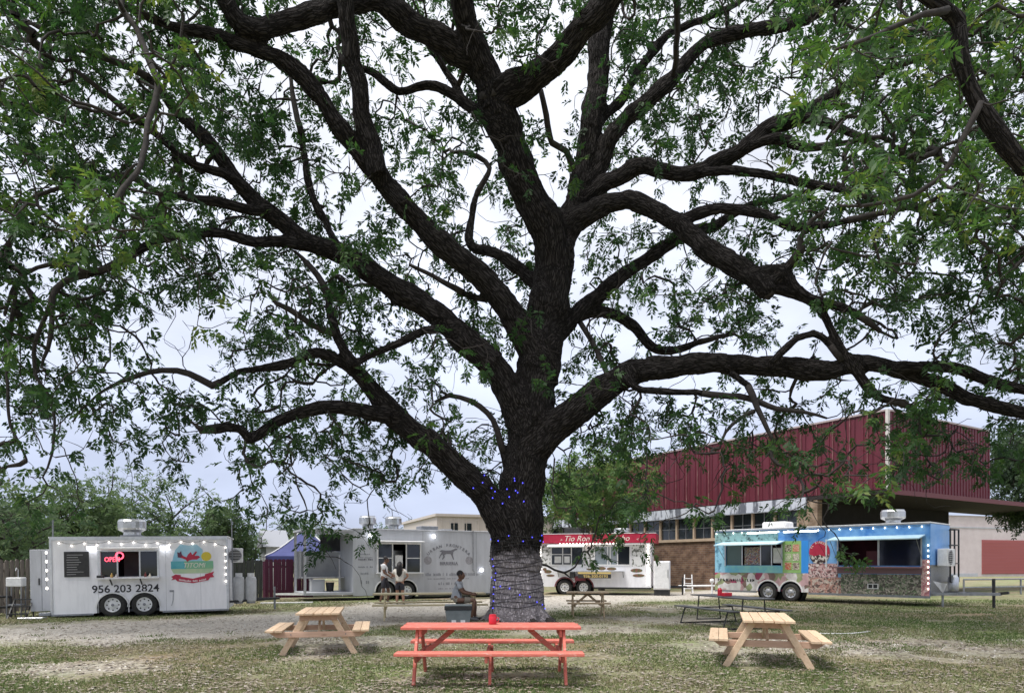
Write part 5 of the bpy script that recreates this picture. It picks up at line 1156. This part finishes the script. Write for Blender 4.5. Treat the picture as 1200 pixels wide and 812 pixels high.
# ------------------------------------------------------------------ small things
def canister():
    o = thing('canister', 'small red canister with a lid on the coral table', 'canister', (-.27, 9.55, .752)); RP = mat('red_plastic', (.55,.02,.04), .35)
    MB().lathe([(.001,0),(.052,0),(.055,.02),(.055,.10),(.048,.115)], n=20).build('can_body', RP, o, smooth=True); MB().lathe([(.05,.112),(.05,.135),(.02,.14),(.001,.14)], n=20).build('lid', RP, o); MB().tube([(.05,0,.095),(.085,0,.085),(.085,0,.045),(.052,0,.03)], .008, 6).build('handle', RP, o)
    o = thing('sauce_bottle', 'red bottle standing on the black metal table', 'bottle', (5.45, 17.9, .762)); MB().lathe([(.001,0),(.06,0),(.06,.15),(.03,.2),(.001,.2)], n=14).build('bottle_body', RP, o); MB().lathe([(.02,.2),(.012,.26),(.001,.26)], n=10).build('cap', WHITE2, o)
    o = thing('napkin_box', 'low red box beside the bottle on the black metal table', 'box', (5.52, 17.55, .762), R(20)); B('box_body', (-.12,-.07,0,.12,.07,.09), RP, o, .01); B('napkin', (-.06,-.03,.09,.06,.03,.11), WHITE2, o)
    # grey tote beside the seated man
    o = thing('storage_tote', 'grey plastic tote with black rim behind the coral table', 'tote', (-1.44, 18.35, 0), R(4)); TG = mat('tote_grey', (.20,.225,.23), .55, (.15,.175,.18), 5)
    m = MB(); m.add([(-.30,-.2,0),(.30,-.2,0),(.30,.2,0),(-.30,.2,0),(-.35,-.24,.36),(.35,-.24,.36),(.35,.24,.36),(-.35,.24,.36)], [(0,3,2,1),(4,5,6,7),(0,1,5,4),(1,2,6,5),(2,3,7,6),(3,0,4,7)]); m.build('tub', TG, o, bevel=.015)
    B('rim', (-.37,-.26,.363,.37,.26,.46), BLACK, o, .012); B('lid', (-.36,-.25,.463,.36,.25,.50), TG, o, .012)
    for x in (-.12,.12): B('foot', (x-.06,-.215,.0,x+.06,-.2,.10), WHITE2, o)
    # white step stool and white pipe by the brick wall
    p = at(806, 694, 1280/34); o = thing('step_ladder', 'small white step ladder by the brown brick wall', 'ladder', (9.55, 37.0, 0), R(-10))
    for x in (-.22,.22): MB().bar((x,-.28,0),(x*.85,.05,1.0),.05).build('rail', WHITE2, o); MB().bar((x,.4,0),(x*.85,.07,.98),.04).build('back_leg', WHITE2, o)
    for i in range(3): t = .25+i*.27; B('tread', (-.2,-.28+.33*t-.07,t-.02,.2,-.28+.33*t+.07,t+.02), WHITE2, o)
    o = thing('pipe_barrier', 'white pipe barrier with a ball end beside the step ladder', 'barrier', (9.7, 35.6, 0), R(-12))
    MB().tube([(-1.0,0,.42),(1.6,0,.46)], .05, 8).build('pipe', WHITE2, o); MB().tube([(.7,0,0),(.7,0,.62)], .05, 8).build('post', WHITE2, o); MB().lathe([(.001,-.12),(.09,-.09),(.12,0),(.09,.09),(.001,.12)], (.7,0,.70), n=14).build('ball', WHITE2, o, smooth=True)
    # white board lying on the ground by the porch
    o = B('loose_plank', (-1.0,-.09,.0,1.0,.09,.05), WHITE2, None, .006); o.location = (-9.0, 27.3, .006); o.rotation_euler.z = R(16); tag(o, 'white plank lying on the ground in front of the grey trailer porch', 'plank')
    o = B('wheel_ramp', (-.35,-.14,.0,.3,.14,.05), ALU, None, .006); o.location = (-13.75, 19.6, .006); o.rotation_euler.z = R(12); tag(o, 'short pale board lying under the rear corner of the white trailer', 'plank')
canister()
o = MB().tube([(4.6+.22*i, 14.6-.02*i+.12*math.sin(i*.8)+.09*i*(i > 6), .018) for i in range(18)], .014, 6).build('garden_hose', WHITE2, None, smooth=True); tag(o, 'thin white hose lying across the leaf litter behind the five-board pine table', 'hose')
o = MB().tube([(-4.6+.5*i, 28.6+.32*i+.08*math.sin(i*1.3), .02) for i in range(14)], .016, 6).build('power_cord', BLACK, None, smooth=True); tag(o, 'black power cord on the ground along the grey trailer', 'cord')

# ------------------------------------------------------------------ lights wound round the trunk
def trunk_lights():
    root = thing('string_lights', 'blue string lights wound round the pecan trunk and first fork', 'string lights', (.14, 19, 0), 0)
    tr = [o for o in PECAN.children if o.name.startswith('trunk')][0]; from mathutils.bvhtree import BVHTree
    vs = [v.co.copy() for v in tr.data.vertices]; bv = BVHTree.FromPolygons(vs, [tuple(p.vertices) for p in tr.data.polygons])
    pts = []; turns = 17; n = 560
    for i in range(n):
        z = .35+2.0*i/n+.03*math.sin(i*.7); a = i/n*turns*2*math.pi; d = Vector((math.cos(a), math.sin(a), 0)); h = bv.ray_cast(Vector((0,0,z))+d*2.2, -d)
        if h[0] is not None: pts.append(h[0]+d*.015)
    MB().tube(pts, .009, 4).build('wire', BLACK, root, fix=False)
    # a run that climbs the left edge to the fork of the low limb
    run = []
    for i in range(40):
        z = .2+3.7*i/39; o = Vector((-2.5, -1.2, z)); d = Vector((1, .42, 0)).normalized(); h = bv.ray_cast(o, d)
        if h[0] is not None: run.append(h[0]-d*.02)
    MB().tube(run, .009, 4).build('wire', BLACK, root, fix=False)
    top = []
    for i in range(46):
        z = random.uniform(3.2, 4.0); d = Vector((random.uniform(-.25,.35), 1, 0)).normalized(); h = bv.ray_cast(Vector((random.uniform(-1.0,-.25), -2.5, z)), d)
        if h[0] is not None: top.append(h[0]-d*.02)
    me = MB().lathe([(.001,-.018),(.012,-.006),(.014,.006),(.001,.018)], n=6).mesh('bulb'); me.materials.append(BLUELED)
    sel = [p for i, p in enumerate(pts) if (i % 31 == 0 and p.y < .2)]+run[2:18:2]+[p for i, p in enumerate(pts) if p.z > 2.15 and i % 5 == 0]+top[:15]
    for p in sel: b = link('bulb', me, None, root); b.location = p
trunk_lights()

# ------------------------------------------------------------------ people
def skin(name, V, E, rootv=0, sub_=1):
    """V: list of (pos, radius)"""
    me = bpy.data.meshes.new(name); me.from_pydata([v[0] for v in V], E, []); o = bpy.data.objects.new(name, me); COL.objects.link(o)
    m = o.modifiers.new('k', 'SKIN'); m.use_smooth_shade = True
    for i, v in enumerate(V):
        r = v[1]; sv = me.skin_vertices[0].data[i]; sv.radius = (r, r) if not hasattr(r, '__len__') else r; sv.use_root = (i == rootv)
    s_ = o.modifiers.new('s', 'SUBSURF'); s_.levels = sub_; s_.render_levels = sub_
    out = bpy.data.meshes.new_from_object(o.evaluated_get(bpy.context.evaluated_depsgraph_get())); bpy.data.objects.remove(o); bpy.data.meshes.remove(me)
    return out
def head_shape(c, fwd, r=.105):
    """ellipsoid skull with jaw, nose, ears; fwd = direction the face looks"""
    f = Vector(fwd).normalized(); up = Vector((0,0,1)); sd = f.cross(up).normalized(); mb = MB(); n, k = 14, 10; V = []
    for i in range(k+1):
        th = math.pi*i/k
        for j in range(n):
            ph = 2*math.pi*j/n; x, y, z = math.sin(th)*math.cos(ph), math.sin(th)*math.sin(ph), math.cos(th)
            jaw = 1-.25*max(0, -z); yy = y*jaw; xx = x*(1.08 if x > 0 else 1.0)*(1-.12*max(0,-z))
            if x > .9 and -.25 < z < .15: xx += .16*(1-abs(z+.05)*4 if abs(z+.05) < .25 else 0)
            V.append(Vector(c)+f*xx*r*.95+sd*yy*r*.78+up*z*r*1.18)
    mb.add(V, [(i*n+j, i*n+(j+1) % n, (i+1)*n+(j+1) % n, (i+1)*n+j) for i in range(k) for j in range(n)])
    for s in (-1, 1):
        e = Vector(c)+sd*s*r*.80; mb.tube([e-up*.03, e+sd*s*.012, e+up*.03-f*.008], [.008,.016,.009], 6)
    return mb
def hand_shape(mb, wrist, d, side, r=.011):
    d = Vector(d).normalized(); s = Vector(side).normalized(); w = Vector(wrist)
    mb.tube([w, w+d*.05, w+d*.09], [.026,.036,.034], 8)
    for i, l in enumerate((.065,.078,.072,.055)):
        b = w+d*.085+s*(-.03+i*.02); mb.tube([b, b+d*l*.5, b+d*l*.85+d.cross(s)*.02], [.009,.0085,.007], 5)
    b = w+d*.03-s*.035; mb.tube([b, b-s*.02+d*.025, b-s*.02+d*.05], [.011,.010,.008], 5)
def person(label, loc, J, skinm, shirtm, shortm, hairm, shoem, face, hair='short'):
    root = thing('person', label, 'person', loc); root.scale = (1.06, 1.06, 1.03)
    g = lambda k: Vector(J[k])
    V = [(g('pelvis'), (.14,.11)), (g('waist'), (.125,.10)), (g('chest'), (.155,.115)), (g('neck'), (.062,.062)), (g('head')-Vector((0,0,.08)), .06)]; E = [(0,1),(1,2),(2,3),(3,4)]
    for s in 'lr':
        b = len(V); V += [(g('sh_'+s), .062), (g('el_'+s), .045), (g('wr_'+s), .030)]; E += [(2,b),(b,b+1),(b+1,b+2)]
        b = len(V); hp = g('hip_'+s); V += [(hp, .09), (g('kn_'+s), .062), ((g('kn_'+s)*.55+g('an_'+s)*.45), .058), (g('an_'+s), .040)]; E += [(0,b),(b,b+1),(b+1,b+2),(b+2,b+3)]
    me = skin('body', V, E); bm = bmesh.new(); bm.from_mesh(me)
    ex = head_shape(g('head'), face)
    for s in 'lr': hand_shape(ex, g('wr_'+s), g('wr_'+s)-g('el_'+s), Vector((.3,.9,.1)))
    t = ex.mesh('t'); bm.from_mesh(t); bm.to_mesh(me); bm.free(); me.polygons.foreach_set('use_smooth', [True]*len(me.polygons)); me.materials.clear()
    body_ = link('body', me, skinm, root)
    # shirt
    V = [(g('waist')-Vector((0,0,.10)), (.165,.135)), (g('waist'), (.155,.125)), (g('chest'), (.178,.138)), (g('neck')-Vector((0,0,.035)), (.085,.08))]; E = [(0,1),(1,2),(2,3)]
    for s in 'lr':
        b = len(V); V += [(g('sh_'+s), .083), (g('sh_'+s)*.35+g('el_'+s)*.65, .068)]; E += [(2,b),(b,b+1)]
    m2 = skin('shirt', V, E, 1); m2.materials.clear(); link('shirt', m2, shirtm, root)
    V = [(g('pelvis')+Vector((0,0,.07)), (.155,.125)), (g('pelvis'), (.165,.135))]; E = [(0,1)]
    for s in 'lr':
        b = len(V); V += [(g('hip_'+s), .108), (g('hip_'+s)*.15+g('kn_'+s)*.85, .092)]; E += [(1,b),(b,b+1)]
    m3 = skin('shorts', V, E, 1); m3.materials.clear(); link('shorts', m3, shortm, root)
    f = Vector(face).normalized(); hc = g('head'); mb = MB(); up = Vector((0,0,1)); sd = f.cross(up).normalized(); n, k = 14, 6; HV = []
    for i in range(k+1):
        th = math.pi*.56*i/k
        for j in range(n):
            ph = 2*math.pi*j/n; x, y, z = math.sin(th)*math.cos(ph), math.sin(th)*math.sin(ph), math.cos(th); z2 = z if x < .35 else max(z, .35)
            HV.append(hc-f*.012+f*x*.108+sd*y*.092+up*(z2*.132+.004))
    mb.add(HV, [(i*n+j, i*n+(j+1) % n, (i+1)*n+(j+1) % n, (i+1)*n+j) for i in range(k) for j in range(n)])
    if hair == 'long':
        mb.tube([hc-f*.07+up*.06, hc-f*.10-up*.05, hc-f*.115-up*.20, hc-f*.12-up*.36, hc-f*.11-up*.46], [.085,.105,.115,.10,.05], 10)
    mb.build('hair', hairm, root, smooth=True)
    for s in 'lr':
        a = g('an_'+s); d = Vector((f.x, f.y, 0)).normalized()
        if 'foot' in J: d = Vector(J['foot']).normalized()
        sh = MB(); sh.tube([a-d*.06+up*(-.035), a+d*.02-up*.03, a+d*.12-up*.05, a+d*.19-up*.06], [.042,.048,.040,.022], 8); sh.build('shoe', shoem, root, smooth=True)
    for s in (-1, 1):
        e = hc+f*.094+sd*s*.035+up*.012; MB().lathe([(.001,-.009),(.009,0),(.001,.009)], e, n=6).build('eye', INK, root)
    MB().box(*(list(hc+f*.094-up*.062+sd*-.02-Vector((.006,.006,.004)))+list(hc+f*.094-up*.062+sd*.02+Vector((.006,.006,.004))))).build('mouth', mat('lip', (.22,.08,.07), .5), root)
    return root
SK1 = mat('skin_brown', (.16,.085,.055), .55); SK2 = mat('skin_tan', (.34,.19,.13), .55); WHT = mat('white_cotton', (.74,.74,.75), .9, (.66,.66,.68), 6); CRM = mat('cream_cotton', (.66,.63,.57), .9, (.58,.55,.50), 6); GRYC = mat('grey_cotton', (.40,.42,.45), .9, (.34,.36,.39), 6); DKC = mat('dark_cotton', (.025,.025,.035), .9, (.045,.045,.055), 6); KHK = mat('khaki_cotton', (.28,.25,.20), .9, (.22,.19,.15), 6); HAIR = mat('dark_hair', (.012,.010,.010), .6); SHOE = mat('shoe_grey', (.14,.14,.15), .7)
# standing man, side-on, looking down towards the window
person('standing man in white T-shirt and dark shorts beside the long-haired woman', (-5.05, 27.0, 0), dict(pelvis=(0,0,.98), waist=(.0,.0,1.15), chest=(-.02,0,1.40), neck=(.02,.02,1.56), head=(.07,.03,1.70),
    sh_l=(-.02,.19,1.46), el_l=(.10,.24,1.22), wr_l=(.30,.20,1.12), sh_r=(-.02,-.19,1.46), el_r=(.04,-.24,1.20), wr_r=(.24,-.18,1.06), hip_l=(.02,.10,.92), kn_l=(.14,.12,.50), an_l=(.10,.12,.09), hip_r=(-.02,-.10,.92), kn_r=(.0,-.12,.50), an_r=(-.14,-.12,.09)), SK1, WHT, DKC, HAIR, SHOE, (.9,.3,-.35))
# woman seen from behind
person('long-haired woman in white top and dark shorts at the grey trailer window', (-4.42, 26.85, 0), dict(pelvis=(0,0,.86), waist=(.0,.0,1.01), chest=(0,.0,1.22), neck=(0,.02,1.37), head=(0,.05,1.50),
    sh_l=(-.17,0,1.28), el_l=(-.30,.06,1.08), wr_l=(-.14,.22,1.04), sh_r=(.17,0,1.28), el_r=(.32,-.02,1.08), wr_r=(.17,.14,.95), hip_l=(-.09,0,.80), kn_l=(-.09,.02,.46), an_l=(-.10,-.02,.09), hip_r=(.09,0,.80), kn_r=(.11,.03,.46), an_r=(.15,.0,.09)), SK2, CRM, DKC, HAIR, SHOE, (0,1,-.1), 'long')
# seated man
person('man in grey shirt and khaki shorts seated on the pale yellow bench', (-1.58, 19.14, 0), dict(pelvis=(0,0,.58), waist=(.01,.0,.72), chest=(.06,0,.95), neck=(.10,.0,1.10), head=(.14,.0,1.235),
    sh_l=(.06,.18,1.01), el_l=(.22,.20,.78), wr_l=(.44,.12,.74), sh_r=(.06,-.18,1.01), el_r=(.20,-.22,.77), wr_r=(.43,-.12,.72), hip_l=(.06,.10,.56), kn_l=(.50,.14,.56), an_l=(.50,.13,.09), hip_r=(.06,-.10,.56), kn_r=(.52,-.14,.56), an_r=(.43,-.14,.09), foot=(1,-.1,0)), SK1, GRYC, KHK, HAIR, SHOE, (.95,-.1,-.2))
